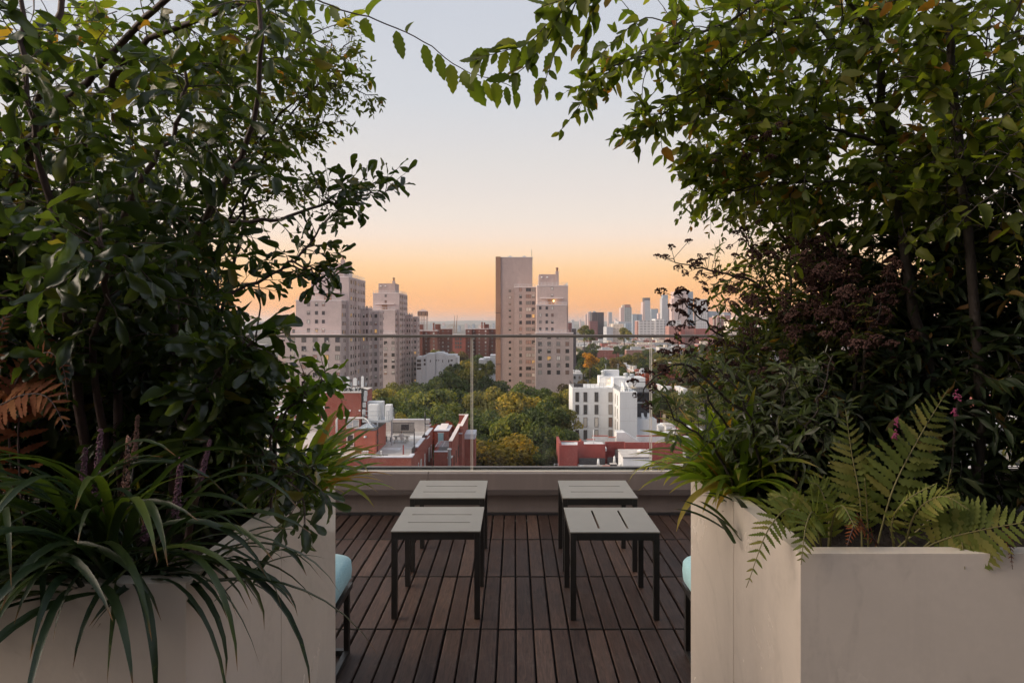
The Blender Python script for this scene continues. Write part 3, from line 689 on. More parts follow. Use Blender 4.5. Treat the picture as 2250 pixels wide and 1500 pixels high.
parasol(1314.5, 1010.5, 96, 'folded cream parasol nearer the glass joint'); parasol(1350, 1000, 97.6, 'folded cream parasol in front of the small dark window')
def tb(name, label, cat, x0, x1, yt, Y, d, mat, extra=None, group=None):
    a = P(x0, yt, Y); b = P(x1, yt, Y); mb = MB().bevel_box((a.x, Y, PZ + .002), (b.x, Y + d, a.z), mat, .05)
    if extra: extra(mb, a, b)
    return mb.build(name, label=label, cat=cat, group=group)
tb('planter_box', 'white planter box left of the black grill on the roof terrace', 'planter', 1326, 1341, 1025, 93.4, .8, M['white'], lambda mb, a, b: mb.box((a.x - .03, 93.36, a.z - .03), (b.x + .03, 94.23, a.z + .03), M['red_paint']))
tb('storage_box', 'white storage box beside the folded parasol', 'box', 1291, 1313, 1026.5, 93.6, .9, M['white'], lambda mb, a, b: mb.box((a.x - .03, 93.57, a.z), (b.x + .03, 94.53, a.z + .04), M['coping']))
tb('grill', 'black covered grill beside the white rooftop cabin', 'grill', 1341.5, 1355.5, 1020, 93.6, .8, M['black'], lambda mb, a, b: mb.box((a.x - .04, 93.58, a.z), (b.x + .04, 94.45, a.z + .06), M['roof_grey']))
tb('garden_chair', 'white garden chair at the left end of the roof terrace', 'chair', 1274.5, 1283, 1028.5, 93.6, .5, M['white'], lambda mb, a, b: mb.box((a.x, 94.02, a.z), (b.x, 94.1, a.z + .35), M['white']).box((a.x, 93.6, a.z), (a.x + .06, 94.0, a.z + .2), M['white']))
tb('air_conditioner', 'grey air conditioner in front of the white rooftop cabin', 'air conditioner', 1378, 1397, 1030, 91.5, .8, M['galv'], lambda mb, a, b: mb.lathe(((a.x + b.x) / 2, 91.9, a.z), [(.3, 0), (.3, .05), (.05, .06), (0, .06)], M['char'], 12))
tb('duct_pipe', 'grey vertical duct standing left of the rooftop cabin', 'duct', 1362, 1365.5, 1021, 93.2, .22, M['galv'], lambda mb, a, b: mb.lathe(((a.x + b.x) / 2, 93.3, a.z), [(.16, 0), (.2, .1), (.12, .22), (0, .24)], M['white'], 10))

# ------------------------------------------------------------------ left red-brick building and its roof
RB = thing('brick_building', 'red brick building whose flat roof holds antennas and a picnic table', 'building', (-20, 80, GZ))
RZ = -12.6; XR = -10.7
MB().box((-42, 70, GZ), (XR, 88.4, RZ), M['red']).build('wall', RB)
MB().box((-41.6, 70.4, RZ), (XR - .42, 88, RZ + .02), M['roof_grey']).build('roof_surface', RB)
ph = .45
def para(a, b, h, mat=M['red'], cop=True):
    MB().box((a[0], a[1], RZ), (b[0], b[1], RZ + h), mat).build('parapet_wall', RB)
    if cop: MB().box((a[0] - .06, a[1] - .06, RZ + h), (b[0] + .06, b[1] + .06, RZ + h + .1), M['coping']).build('coping', RB)
para((-42, 70.003), (XR, 70.36), .16); para((XR - .36, 70.45), (XR - .003, 72.2), .06); para((XR - .36, 74.6), (XR - .003, 80.5), .35); para((XR - .36, 82.7), (XR - .003, 88.39), .35)
para((-42, 88.0), (XR - .4, 88.37), 1.5, M['roof_grey'])
for yy in (73.4, 81.6): MB().box((XR - .3, yy - 1.1, RZ - .1), (XR - .22, yy + 1.1, RZ + .65), M['char']).build('mesh_guard', RB)
for k in range(4):
    for yy in (71.5, 75.2, 77.2, 80.5, 84.5, 86.6):
        window(RB, XR, yy, RZ - 2.3 - k * 3.0, .75 if yy in (77.2, 84.5, 71.5) else .45, 1.7, True, pane=random.choice(['pane_dark', 'pane_mid']), frame='win_frame_w')
TB = thing('brick_stair_tower', 'tall plain red brick stair tower under a row of white antennas', 'stair tower', P(752, 1000, 76))
a = P(713, 863, 76); b = P(793, 863, 76)
MB().box((a.x, 76, RZ + .025), (b.x, 82, a.z), M['red']).build('wall', TB)
MB().box((a.x - .05, 75.95, a.z), (b.x + .05, 82.05, a.z + .08), M['roof_grey']).build('coping', TB)
q = P(775, 931, 76); window(TB, q.x, 76, q.z, 1.45, 1.05, pane='pane_sky', frame='win_frame_w', style='double')
q = P(769.5, 972, 75.9); MB().box((q.x - .42, 75.9, RZ + .03), (q.x + .42, 75.99, q.z + 1.0), M['win_frame_w']).box((q.x - .3, 75.87, q.z - .3), (q.x + .3, 75.899, q.z + .85), M['pane_dark']).build('door', TB)
for px in (769, 790): q = P(px, 901.5, 75.97); MB().box((q.x - .09, 75.95, q.z - .09), (q.x + .09, 75.999, q.z + .09), M['white']).build('wall_plate', TB)
for i, (px, yt, yb) in enumerate(((730, 836, 855), (747, 829, 852), (763.5, 828, 851), (779.5, 831, 847), (796, 827, 850))):
    Yq = 77.5; q = P(px, yt, Yq); q2 = P(px, yb, Yq)
    t = thing('panel_antenna', ['white panel antenna half hidden by leaves, leftmost on the brick tower', 'second white panel antenna from the left on the brick tower', 'middle white panel antenna on the brick tower', 'short white panel antenna, second from the right on the brick tower', 'turned white panel antenna at the right end of the brick tower'][i], 'antenna', (q.x, Yq, TB['x'] if 'x' in TB else a.z), 'white antennas on the brick tower')
    wd = .2 if i < 4 else .15
    MB().bevel_box((q.x - wd, Yq, q2.z), (q.x + wd, Yq + .18, q.z), M['white'], .03).build('panel', t)
    MB().tube([(q.x, Yq + .3, a.z + .05), (q.x, Yq + .3, q.z + .1)], .04, M['galv'], 6).box((q.x - .03, Yq + .19, q2.z + .3), (q.x + .03, Yq + .3, q2.z + .36), M['galv']).box((q.x - .03, Yq + .19, q.z - .3), (q.x + .03, Yq + .3, q.z - .24), M['galv']).build('mast', t)
    MB().box((q.x + .26, Yq + .3, q2.z + .1), (q.x + .42, Yq + .5, q2.z + .5), M['galv']).build('radio_unit', t)
mb = MB()
for k in range(22):
    x_ = random.uniform(a.x + 1, b.x - .1); mb.tube([(x_, 77.2 + random.uniform(-.6, 1), a.z + .12), (x_ + random.uniform(-.6, .6), 77.6, a.z + random.uniform(.2, .5)), (x_ + random.uniform(-.9, .9), 78, a.z + .12)], .05, M['black'] if k % 3 else M['galv'], 5)
for k in range(5): mb.tube([(b.x + .05 + k * .07, 76.1, a.z + .4), (b.x + .12 + k * .07, 76.2, a.z - 1.5), (b.x + .1 + k * .06, 76.3, RZ + 1.2)], .05, M['black'], 5)
mb.build('cable_bundle', TB, kind='stuff')
for k, (px, py) in enumerate(((804, 864), (803, 875), (801, 889), (800, 904))): q = P(px, py, 76); MB().bevel_box((q.x - .17, 75.8, q.z - .28), (q.x + .17, 76.05, q.z + .28), M['galv'], .03).tube([(q.x - .1, 76.05, q.z), (b.x, 76.3, q.z)], .03, M['galv'], 5).build('radio_unit', TB)
mb = MB()
for k in range(2): mb.tube([P(739 + k * 2, 990, 75.6), P(739 + k * 2, 921, 75.6), P(743 + k, 917 + k, 75.6), P(800, 917 + k * 1.6, 75.4), P(806, 921, 75.2), P(816 - k * 3, 931, 74.2)], .07, M['galv'], 6)
mb.build('conduit', TB)
SH = thing('painted_bulkhead', 'orange-red painted roof bulkhead with pyramid skylight', 'bulkhead', P(802, 995, 73))
a = P(780, 946.5, 72.4); b = P(825, 946.5, 72.4); ye = 72.4 * (825 - CX) / (848 - CX)
MB().box((a.x, 72.4, RZ + .1), (b.x, ye, a.z), M['red_paint']).build('wall', SH)
MB().box((a.x - .08, 72.3, RZ + .025), (b.x + .1, ye + .1, RZ + .098), M['roof_grey']).build('kerb', SH)
MB().box((a.x + .003, 72.41, a.z + .001), (b.x - .01, ye - .01, a.z + .09), M['char']).build('roof', SH)
cx_, cy_ = (a.x + b.x) / 2 - .1, 74.3
MB().add([(cx_ - .9, cy_ - .9, a.z + .1), (cx_ + .9, cy_ - .9, a.z + .1), (cx_ + .9, cy_ + .9, a.z + .1), (cx_ - .9, cy_ + .9, a.z + .1), (cx_, cy_, a.z + .62)], [(0,1,4),(1,2,4),(2,3,4),(3,0,4)], M['pane_sky']).build('skylight', SH)
mb = MB()
for ddx, ddy in ((-1, -1), (1, -1), (1, 1), (-1, 1), (0, -1), (1, 0)): mb.tube([(cx_ + .9 * ddx, cy_ + .9 * ddy, a.z + .11), (cx_, cy_, a.z + .64)], .03, M['coping'], 4)
mb.build('skylight_frame', SH)
q = P(802.5, 959, 72.35); MB().lathe((q.x, 72.36, q.z - .1), [(.17, 0), (.17, .08), (.12, .18), (0, .2)], M['galv'], 10).build('wall_light', SH)
MB().tube([(b.x + .04, 73.4, RZ + .1), (b.x + .04, 73.4, a.z + .2)], .04, M['black'], 5).box((b.x + .003, 72.9, a.z - .55), (b.x + .06, 74.1, a.z - .48), M['black']).box((b.x + .003, 72.9, RZ + 1.2), (b.x + .06, 74.1, RZ + 1.27), M['black']).build('pipe', SH)
# steel platform with cabinets
PL = thing('equipment_platform', 'galvanised steel platform with railing carrying white cabinets', 'platform', P(830, 925, 75.3))
a = P(796, 924, 75); b = P(855, 924, 75); pz = a.z
MB().box((a.x, 75, pz - .18), (b.x, 78.2, pz), M['galv']).build('deck_frame', PL)
for k in range(12):
    x_ = random.uniform(-26, XR - 2); y_ = random.uniform(71, 86); MB().box((x_, y_, RZ + .0205), (x_ + random.uniform(.8, 3.0), y_ + random.uniform(.6, 2.2), RZ + .0245 + k * .0006), random.choice([M['roof_white'], M['roof_dark'], M['roof_grey']])).build('roof_patch', RB)
for xx, yy in ((P(829, 0, 75).x, 75.05), (b.x - .25, 77.9), (a.x + .3, 77.9)):
    MB().box((xx - .07, yy, SH.location.z + .2 if False else RZ + .03), (xx + .07, yy + .14, pz - .181), M['galv']).build('post', PL)
MB().tube([P(818, 928, 75.1), P(828, 939, 75.1)], .05, M['galv'], 5).build('brace', PL)
railing(PL, [(a.x + .05, 75.05, pz), (P(836, 0, 75).x, 75.05, pz)], 1.05, 1.4, None, 'guard_rail', .03)
railing(PL, [(P(849, 0, 75).x, 75.05, pz), (b.x - .05, 75.05, pz), (b.x - .05, 78.1, pz)], 1.05, 1.0, None, 'guard_rail', .03)
for i, (x0_, x1_, yt, Yq, d, lb) in enumerate(((807, 841, 882, 77.0, 1.1, 'large grey-white cabinet at the back of the steel platform'), (809, 830.5, 888, 75.4, .9, 'white cabinet at the front of the steel platform'), (846, 860, 889, 75.5, .9, 'narrow white cabinet at the right end of the steel platform'))):
    p = P(x0_, yt, Yq); p2 = P(x1_, yt, Yq)
    t = thing('equipment_cabinet', lb, 'cabinet', (p.x, Yq, pz))
    MB().bevel_box((p.x, Yq, pz + .002), (p2.x, Yq + d, p.z), M['white'], .05).build('case', t)
    MB().box((p.x + .12, Yq - .03, pz + .15), (p2.x - .12, Yq - .003, p.z - .25), M['white']).build('door', t)
# picnic table, person, fence, vents
PTB = thing('picnic_table', 'weathered picnic table standing on the grey flat roof', 'table', P(883, 975, 80))
tx = P(882, 0, 80).x; wd_ = plain('weathered_wood', (.42, .38, .34), .8)
for k in range(4): MB().box((tx - .95, 79.6 + k * .2, RZ + .72), (tx + .95, 79.78 + k * .2, RZ + .76), wd_).build('plank', PTB)
for yy in (79.1, 80.7): MB().box((tx - .95, yy, RZ + .42), (tx + .95, yy + .26, RZ + .46), wd_).build('seat_plank', PTB)
for xx in (-.65, .65):
    MB().tube([(tx + xx, 79.15, RZ + .025), (tx + xx, 79.8, RZ + .71)], .05, wd_, 4).tube([(tx + xx, 80.85, RZ + .025), (tx + xx, 80.2, RZ + .71)], .05, wd_, 4).box((tx + xx - .04, 79.15, RZ + .34), (tx + xx + .04, 80.85, RZ + .42), wd_).build('leg_frame', PTB)
def person_mesh():
    me = bpy.data.meshes.new('person')
    J = [((0, 0, .0), .15), ((0, .02, .22), .15), ((0, .05, .42), .17), ((0, .06, .52), .07), ((0, .09, .64), .095), ((0, .1, .74), .07),
         ((.1, .02, 0), .1), ((.11, .42, .03), .085), ((.11, .44, -.36), .055), ((.11, .54, -.41), .045),
         ((-.1, .02, 0), .1), ((-.11, .42, .03), .085), ((-.11, .44, -.36), .055), ((-.11, .54, -.41), .045),
         ((.2, .06, .43), .07), ((.25, .16, .2), .055), ((.14, .36, .3), .045), ((.09, .42, .32), .035),
         ((-.2, .06, .43), .07), ((-.25, .16, .2), .055), ((-.14, .36, .3), .045), ((-.09, .42, .32), .035)]
    E = [(0,1),(1,2),(2,3),(3,4),(4,5),(0,6),(6,7),(7,8),(8,9),(0,10),(10,11),(11,12),(12,13),(2,14),(14,15),(15,16),(16,17),(2,18),(18,19),(19,20),(20,21)]
    me.from_pydata([j[0] for j in J], E, [])
    o = bpy.data.objects.new('person', me); col.objects.link(o)
    md = o.modifiers.new('skin', 'SKIN')
    for i, (p, r) in enumerate(J): me.skin_vertices[0].data[i].radius = (r, r)
    me.skin_vertices[0].data[0].use_root = True
    sb = o.modifiers.new('sub', 'SUBSURF'); sb.levels = 1; sb.render_levels = 1
    return o
pr = person_mesh(); pr.location = (tx + .15, 79.22, RZ + .60)
tag(pr, 'person in a pale beige top seated at the rooftop picnic table', 'person')
pr.data.materials.append(plain('pale_beige_cloth', (.60, .53, .48), .9))
hr = MB(); hv = Vector((0, .085, .70)); vs = []; fs = []
for j in range(5):
    for i in range(10): ph_ = math.pi * j / 4; th_ = 6.283 * i / 10; vs.append((hv.x + .115 * math.sin(ph_) * math.cos(th_), hv.y - .02 + .12 * math.sin(ph_) * math.sin(th_), hv.z + .13 * math.cos(ph_)))
for j in range(4):
    for i in range(10): fs.append((j*10+i, (j+1)*10+i, (j+1)*10+(i+1) % 10, j*10+(i+1) % 10))
hr.add(vs, fs, plain('brown_hair', (.14, .08, .05), .6), True); ho = hr.build('hair'); ho.parent = pr
FN = thing('roof_fence', 'dark slatted fence and pergola frame on the grey flat roof', 'fence', P(890, 955, 85))
for k in range(23): xx = P(861.5 + k * 2.15, 0, 86).x; MB().box((xx, 86, RZ + .03), (xx + .07, 86.05, RZ + 1.45), M['char']).build('slat', FN)
for zq in (.2, 1.4): MB().box((P(861, 0, 86).x, 86.055, RZ + zq), (P(911, 0, 86).x, 86.1, RZ + zq + .07), M['char']).build('rail', FN)
for px, Yq, yt in ((862, 85.5, 940), (910, 78, 941), (849, 80, 958), (858, 80, 960)): xx = P(px, 0, Yq).x; MB().box((xx - .05, Yq, RZ + .03), (xx + .05, Yq + .1, P(0, yt, Yq).z), M['char']).build('post', FN)
MB().box((P(882, 0, 85.8).x, 85.6, RZ + .55), (P(899, 0, 85.8).x, 85.9, RZ + 1.25), M['char']).build('screen', FN)
railing(FN, [(P(849, 0, 80).x, 80, RZ + .03), (P(858, 0, 80).x, 80, RZ + .03)], 1.1, .15, M['char'], 'gate', .015)
xx = P(886, 0, 72.5).x; MB().box((xx - .06, 72.5, RZ + .025), (xx + .06, 72.62, RZ + 1.0), M['maroon']).box((xx - .09, 72.47, RZ + .022), (xx + .09, 72.65, RZ + .05), M['maroon']).build('roof_post', label='short maroon post at the front edge of the grey flat roof', cat='post')
xx = P(934, 0, 87).x; MB().lathe((xx, 87, RZ + .021), [(.12, 0), (.05, .05), (.05, 1.6), (.09, 1.62), (.09, 2.6), (0, 2.62)], M['black'], 8).build('roof_pole', label='black post near the far parapet of the grey flat roof', cat='post')
for i, (px, yt) in enumerate(((868.5, 927), (872, 921), (900.5, 926), (903.5, 928))):
    xx = P(px, 0, 88.2).x; zz_ = P(0, yt, 88.2).z
    MB().lathe((xx, 88.18, RZ + 1.6), [(.06, 0), (.06, zz_ - RZ - 1.9), (.13, zz_ - RZ - 1.85), (.13, zz_ - RZ - 1.65), (0, zz_ - RZ - 1.6)], M['white'], 8).build('vent_pipe', RB)
q = P(940.5, 922, 88.1); MB().box((q.x - .32, 88.0, RZ + 1.0), (q.x + .32, 88.6, q.z - .75), M['red']).box((q.x - .36, 87.95, q.z - .75), (q.x + .36, 88.65, q.z - .62), M['coping']).lathe((q.x, 88.3, q.z - .62), [(.2, 0), (.2, .3), (.3, .32), (.3, .5), (.1, .62), (0, .62)], M['galv'], 12).build('chimney', RB)
mb = MB()
for x0_, x1_ in ((800, 853),): 
    p = P(x0_, 1003, 71.2); p2 = P(x1_, 1003, 71.2); mb.tube([(p.x, 71.2, RZ + .22), (p2.x, 71.2, RZ + .22)], .04, M['black'], 5)
    for k in range(4): xx = p.x + (p2.x - p.x) * (k + .2) / 4; mb.tube([(xx, 71.2, RZ + .03), (xx, 71.2, RZ + .22)], .03, M['black'], 5)
mb.build('pipe_run', RB)
for px in (796, 800, 804, 808, 838): p = P(px, 999, 71.8); MB().lathe((p.x, 71.8, RZ + .021), [(.06, 0), (.06, .4), (.1, .42), (.1, .5), (0, .52)], M['white'], 8).build('vent_stub', RB)
# brick annexe with pale blue door
AX = thing('brick_annexe', 'brick annexe with a pale blue door and parapeted roofs', 'building', P(985, 1035, 84))
zA = P(0, 975, 88).z - .0
x0a = P(953, 0, 84).x
MB().box((P(953.5, 0, 82).x, 82, GZ), (P(993, 0, 82).x, 96, P(0, 986, 84).z), M['red']).build('wall', AX)
za = P(0, 986, 84).z
MB().box((P(953.5, 0, 82).x + .3, 82.3, za), (P(993, 0, 82).x - .35, 90, za + .02), M['char']).build('roof_surface', AX)
MB().box((P(993, 0, 82).x - .35, 82.003, za), (P(993, 0, 82).x - .003, 95.9, za + 1.3), M['red']).build('parapet_wall', AX)
MB().box((P(993, 0, 82).x - .40, 81.95, za + 1.3), (P(993, 0, 82).x + .05, 95.9, za + 1.38), M['pale']).build('coping', AX)
MB().box((P(953.5, 0, 82).x, 81.95, za), (P(993, 0, 82).x - .36, 82.25, za + .12), M['coping']).build('coping', AX)
mb = MB()
for k in range(6): mb.box((P(957, 0, 83).x, 82.6 + k * .75, za + .55), (P(990, 0, 83).x, 82.64 + k * .75, za + .6), M['coping'])
for px in (957, 972): mb.box((P(px, 0, 83).x - .03, 82.6, za + .5), (P(px, 0, 83).x + .03, 86.4, za + .55), M['coping'])
mb.build('grating', AX, kind='stuff')
a = P(954.5, 947, 90); b = P(985.5, 947, 90); zd = P(0, 976, 90).z
MB().box((a.x, 90, zd - 3), (b.x, 94.5, a.z), M['red']).build('stair_head', AX)
MB().box((a.x - .08, 89.9, a.z), (b.x + .08, 94.6, a.z + .14), M['coping']).build('coping', AX)
MB().add([(a.x + .5, 90.6, a.z + .16), (b.x - .35, 90.6, a.z + .16), (b.x - .35, 94, a.z + .45), (a.x + .5, 94, a.z + .45), (a.x + .5, 90.6, a.z + .14), (b.x - .35, 90.6, a.z + .14), (b.x - .35, 94, a.z + .14), (a.x + .5, 94, a.z + .14)],
         [(0,1,2,3),(7,6,5,4),(0,4,5,1),(1,5,6,2),(2,6,7,3),(3,7,4,0)], M['pale']).build('skylight', AX)
p = P(968.5, 963, 89.95); MB().box((p.x - .36, 89.93, zd + .02), (p.x + .36, 89.995, zd + 1.5), M['door_blue']).build('door', AX)
MB().box((p.x - .45, 89.94, zd + 1.5), (p.x + .45, 89.992, zd + 1.6), M['pale']).build('door_lintel', AX)
MB().box((P(993, 0, 92).x, 92, GZ), (P(1015, 0, 92).x, 104, P(0, 953, 92).z), M['red']).build('rear_wing', AX)
zz_ = P(0, 953, 92).z
for q0, q1 in (((P(993, 0, 92).x, 91.95), (P(1015, 0, 92).x + .05, 92.3)), ((P(1015, 0, 92).x - .35, 92.3), (P(1015, 0, 92).x + .05, 104)), ((P(993, 0, 92).x, 103.6), (P(1015, 0, 92).x - .36, 104))):
    hh = .12 if q0[1] < 92 else 1.0
    MB().box((q0[0], q0[1], zz_), (q1[0], q1[1], zz_ + hh), M['red'] if hh > .5 else M['coping']).build('parapet_wall', AX)
    if hh > .5: MB().box((q0[0] - .03, q0[1] - .03, zz_ + hh), (q1[0] + .03, q1[1] + .03, zz_ + hh + .09), M['pale']).build('coping', AX)
MB().box((P(1016, 0, 97).x, 97, GZ), (P(1043, 0, 97).x, 101, P(0, 964, 97).z), M['red']).box((P(1016, 0, 97).x, 96.95, P(0, 964, 97).z), (P(1044, 0, 97).x, 101, P(0, 953, 97).z), M['coping']).build('low_wing', AX)
for k in range(4):
    for yy in (84.5, 87.5, 91): window(AX, P(993, 0, 82).x, yy, za - 1.6 - k * 3, .5, 1.6, True, pane='pane_dark')
p = P(987.5, 985, 80.5); MB().lathe((p.x, 80.5, -26), [(.2, 0), (.2, p.z + 26 - .2), (.26, p.z + 26 - .15), (.26, p.z + 26), (0, p.z + 26)], M['galv'], 10).box((p.x - .3, 80.6, za - .5), (p.x + .3, 81.99, za - .42), M['galv']).build('flue_pipe', AX)

# far-left lower brick block glimpsed through the leaves
LB = thing('brick_block', 'red brick block with silver roof behind the leaves at left', 'building', P(640, 1000, 95))
MB().box((P(560, 0, 95).x, 95, GZ), (P(712, 0, 95).x, 118, P(0, 912, 95).z), M['red']).build('wall', LB)
MB().box((P(560, 0, 95).x, 94.9, P(0, 912, 95).z), (P(712, 0, 95).x, 118, P(0, 910, 95).z), M['roof_white']).build('roof', LB)
MB().box((P(600, 0, 112).x, 112, P(0, 911, 95).z), (P(690, 0, 112).x, 118, P(0, 895, 112).z), M['roof_grey']).build('roof_bulkhead', LB)

# ------------------------------------------------------------------ mid-distance: red housing blocks, water tower, white house
def tiny_windows(parent, x0, x1, zt, Y, nx, ny, w=.9, h=1.1, dz=2.75, mats=('pane_mid', 'pane_light', 'pane_dark')):
    mb = MB()
    for r in range(ny):
        for c in range(nx):
            x = x0 + (x1 - x0) * (c + .5) / nx; z = zt - 1.6 - r * dz
            mb.box((x - w/2, Y - .06, z - h/2), (x + w/2, Y - .003, z + h/2), M[random.choice(mats)])
    return mb.build('window_grid', parent, kind='stuff')
def red_block(label, strips, Y, d=12, nx=None):
    a = P(strips[0][0], strips[0][2], Y)
    t = thing('housing_block', label, 'housing block', (a.x, Y, GZ))
    for k, (x0, x1, yt, dy) in enumerate(strips):
        p = P(x0, yt, Y + dy); q = P(x1, yt, Y + dy)
        MB().box((p.x, Y + dy, GZ), (q.x, Y + dy + d, p.z), M['red_far']).build('wall', t)
        MB().box((p.x - .1, Y + dy - .15, p.z - .02), (q.x + .1, Y + dy + d, p.z + .35), M['pale']).build('coping', t)
        n = max(1, int((q.x - p.x) / 3.6)); tiny_windows(t, p.x, q.x, p.z, Y + dy, n, 11, 1.1, 1.3, 2.75, ('pane_mid', 'pane_light', 'pane_mid', 'pane_tan'))
    return t
B1 = red_block('dark red brick housing block below the water tower', [(908, 928, 727, 0), (928.1, 945, 727, 5), (945.1, 961, 727, 0), (961.1, 967, 723, 22), (967.1, 991, 722.5, 18)], 470)
B2 = red_block('dark red brick housing block left of the slab tower', [(1023, 1036, 723, 0), (1036.1, 1046, 723, 5), (1046.1, 1074, 722.5, 0), (1074.1, 1089, 722.5, 4), (1089.1, 1100, 722.5, 4)], 500)
for t, (x0, x1, yt, Y) in ((B1, (916, 928, 713, 476)), (B1, (956, 966, 712, 478)), (B2, (1066, 1074, 712, 506)), (B2, (1051, 1069, 714, 512))):
    MB().fbox(x0, x1, yt, 724, Y, 6, M['red_far'] if x0 != 1051 else M['roof_grey']).build('machine_room', t)
for t, px, yt, Y in ((B1, 911.5, 709, 474), (B1, 953, 709, 476), (B2, 1059, 707, 505), (B2, 1064.5, 708, 505)):
    p = P(px, yt, Y); MB().lathe((p.x, Y, p.z - 5.5), [(.8, 0), (.6, 2), (.5, 4.5), (.65, 4.6), (.65, 5.2), (0, 5.5)], M['red_far'], 8).build('chimney', t)
SC = thing('red_school', 'orange-red low building between the two dark brick housing blocks', 'building', P(1005, 760, 560))
MB().fbox(991, 1024, 740, 800, 560, 20, facade('orange_brick', (.42, .13, .10))).build('wall', SC)
MB().fbox(990.5, 1024.5, 735, 741, 559.5, 21, M['roof_grey']).build('roof', SC)
tiny_windows(SC, P(999, 0, 560).x, P(1015, 0, 560).x, P(0, 741, 560).z, 560, 3, 3, 1.4, 2.2, 3.2, ('pane_mid',))
WT = thing('water_tower', 'square water tower on stilts above the brick housing block', 'water tower', P(928, 727, 540))
a = P(917.5, 684, 540); b = P(938, 694, 540); wdt = b.x - a.x
MB().box((a.x, 540, b.z), (b.x, 540 + wdt, a.z), M['brown_brick']).build('tank_house', WT)
MB().add([(a.x - .3, 539.7, a.z), (b.x + .3, 539.7, a.z), (b.x + .3, 540.3 + wdt, a.z), (a.x - .3, 540.3 + wdt, a.z), ((a.x + b.x) / 2, 540 + wdt / 2, P(0, 678.5, 540).z)], [(0,1,4),(1,2,4),(2,3,4),(3,0,4),(3,2,1,0)], M['tan']).build('roof', WT)
for px in (918.5, 926, 934.5): p = P(px, 0, 540); MB().box((p.x - .25, 539.9, b.z + .9), (p.x + .25, 539.99, a.z - .6), M['char']).build('slot', WT)
zt_ = P(0, 722, 540).z
for fx in (0.06, .36, .64, .94):
    for fy in (.06, .94): xx = a.x + wdt * fx; MB().box((xx - .2, 540 + wdt * fy - .2, GZ), (xx + .2, 540 + wdt * fy + .2, b.z), M['tan']).build('stilt', WT)
for zq in (b.z - 3.4,): MB().box((a.x + .3, 540.4, zq), (b.x - .3, 540.7, zq + .35), M['tan']).build('cross_beam', WT)
for i, (px0, py0, px1, py1) in enumerate(((996.5, 722, 999.2, 693), (1001, 722, 1004.8, 692))):
    Y = 1500; p0 = P(px0, 733, Y); p1 = P(px1, py1, Y)
    t = thing('dock_crane', ['steel dock crane boom, the left of the pair on the horizon', 'steel dock crane boom, the right of the pair on the horizon'][i], 'crane', (p0.x, Y, GZ))
    MB().tube([(p0.x, Y, GZ), p0.lerp(p1, .55), p1], [1.0, .9, .5], M['brown_brick'], 5).build('boom', t)
    MB().tube([p0.lerp(p1, .35), P(px0 - 6, 712, Y), P(px0 - 16, 722, Y)], .35, M['brown_brick'], 4).build('stay', t)
    MB().box((p0.x - 3, Y - 2, GZ), (p0.x + 3, Y + 2, GZ + 14), M['galv']).build('portal_base', t)
WH = thing('white_house', 'white stepped house among the trees left of the glass joint', 'house', P(955, 830, 330))
for x0, x1, yt, dy in ((914.5, 926.5, 784, 0), (926.6, 937, 782, .6), (937.1, 956, 777, 0), (956.1, 972, 774, 1), (958.5, 978.5, 776.5, .3), (978.6, 1001, 779.5, 0.5), (1001.1, 1005.5, 784, 2)):
    p = P(x0, yt, 330 + dy); q = P(x1, yt, 330 + dy); MB().box((p.x, 330 + dy, GZ), (q.x, 344, p.z), M['white_wall']).build('wall', WH)
for px, py, ww, hh in ((920.5, 792.5, 2.0, 1.3), (920.5, 801.5, 2.1, 1.5), (920.5, 809.5, 2.1, 1.0), (933.2, 791, .9, 1.1), (933.2, 800, .9, 1.1), (945.7, 793, .4, 1.2), (972.8, 793, .4, 1.2), (986, 793, .5, 1.3), (990.3, 802.5, 1.5, 1.4), (992.5, 791.5, 1.0, .7)):
    Yq = {933.2: 330.6, 972.8: 330.3, 986: 330.5, 990.3: 330.5, 992.5: 330.5}.get(px, 330); p = P(px, py, Yq); window(WH, p.x, Yq, p.z, ww, hh, pane='pane_dark', style='plain')
for px in (958.8, 964): p = P(px, 791.5, 330.3); window(WH, p.x, 330.3, p.z, .55, .45, pane='pane_dark', style='plain')
GH = thing('grey_house', 'pale grey flat-roofed house just left of the slab tower', 'house', P(1072, 800, 340))
for x0, x1, yt, dy, mt in ((1052, 1066, 791, 0, 'roof_white'), (1062, 1078, 787, 3, 'white_wall'), (1077.2, 1100, 781, 5, 'white_wall')):
    p = P(x0, yt, 340 + dy); q = P(x1, yt, 340 + dy); MB().box((p.x, 340 + dy, GZ), (q.x, 356, p.z), M[mt]).build('wall', GH)
    MB().box((p.x - .1, 340 + dy - .1, p.z), (q.x + .1, 356, p.z + .25), M['coping']).build('coping', GH)

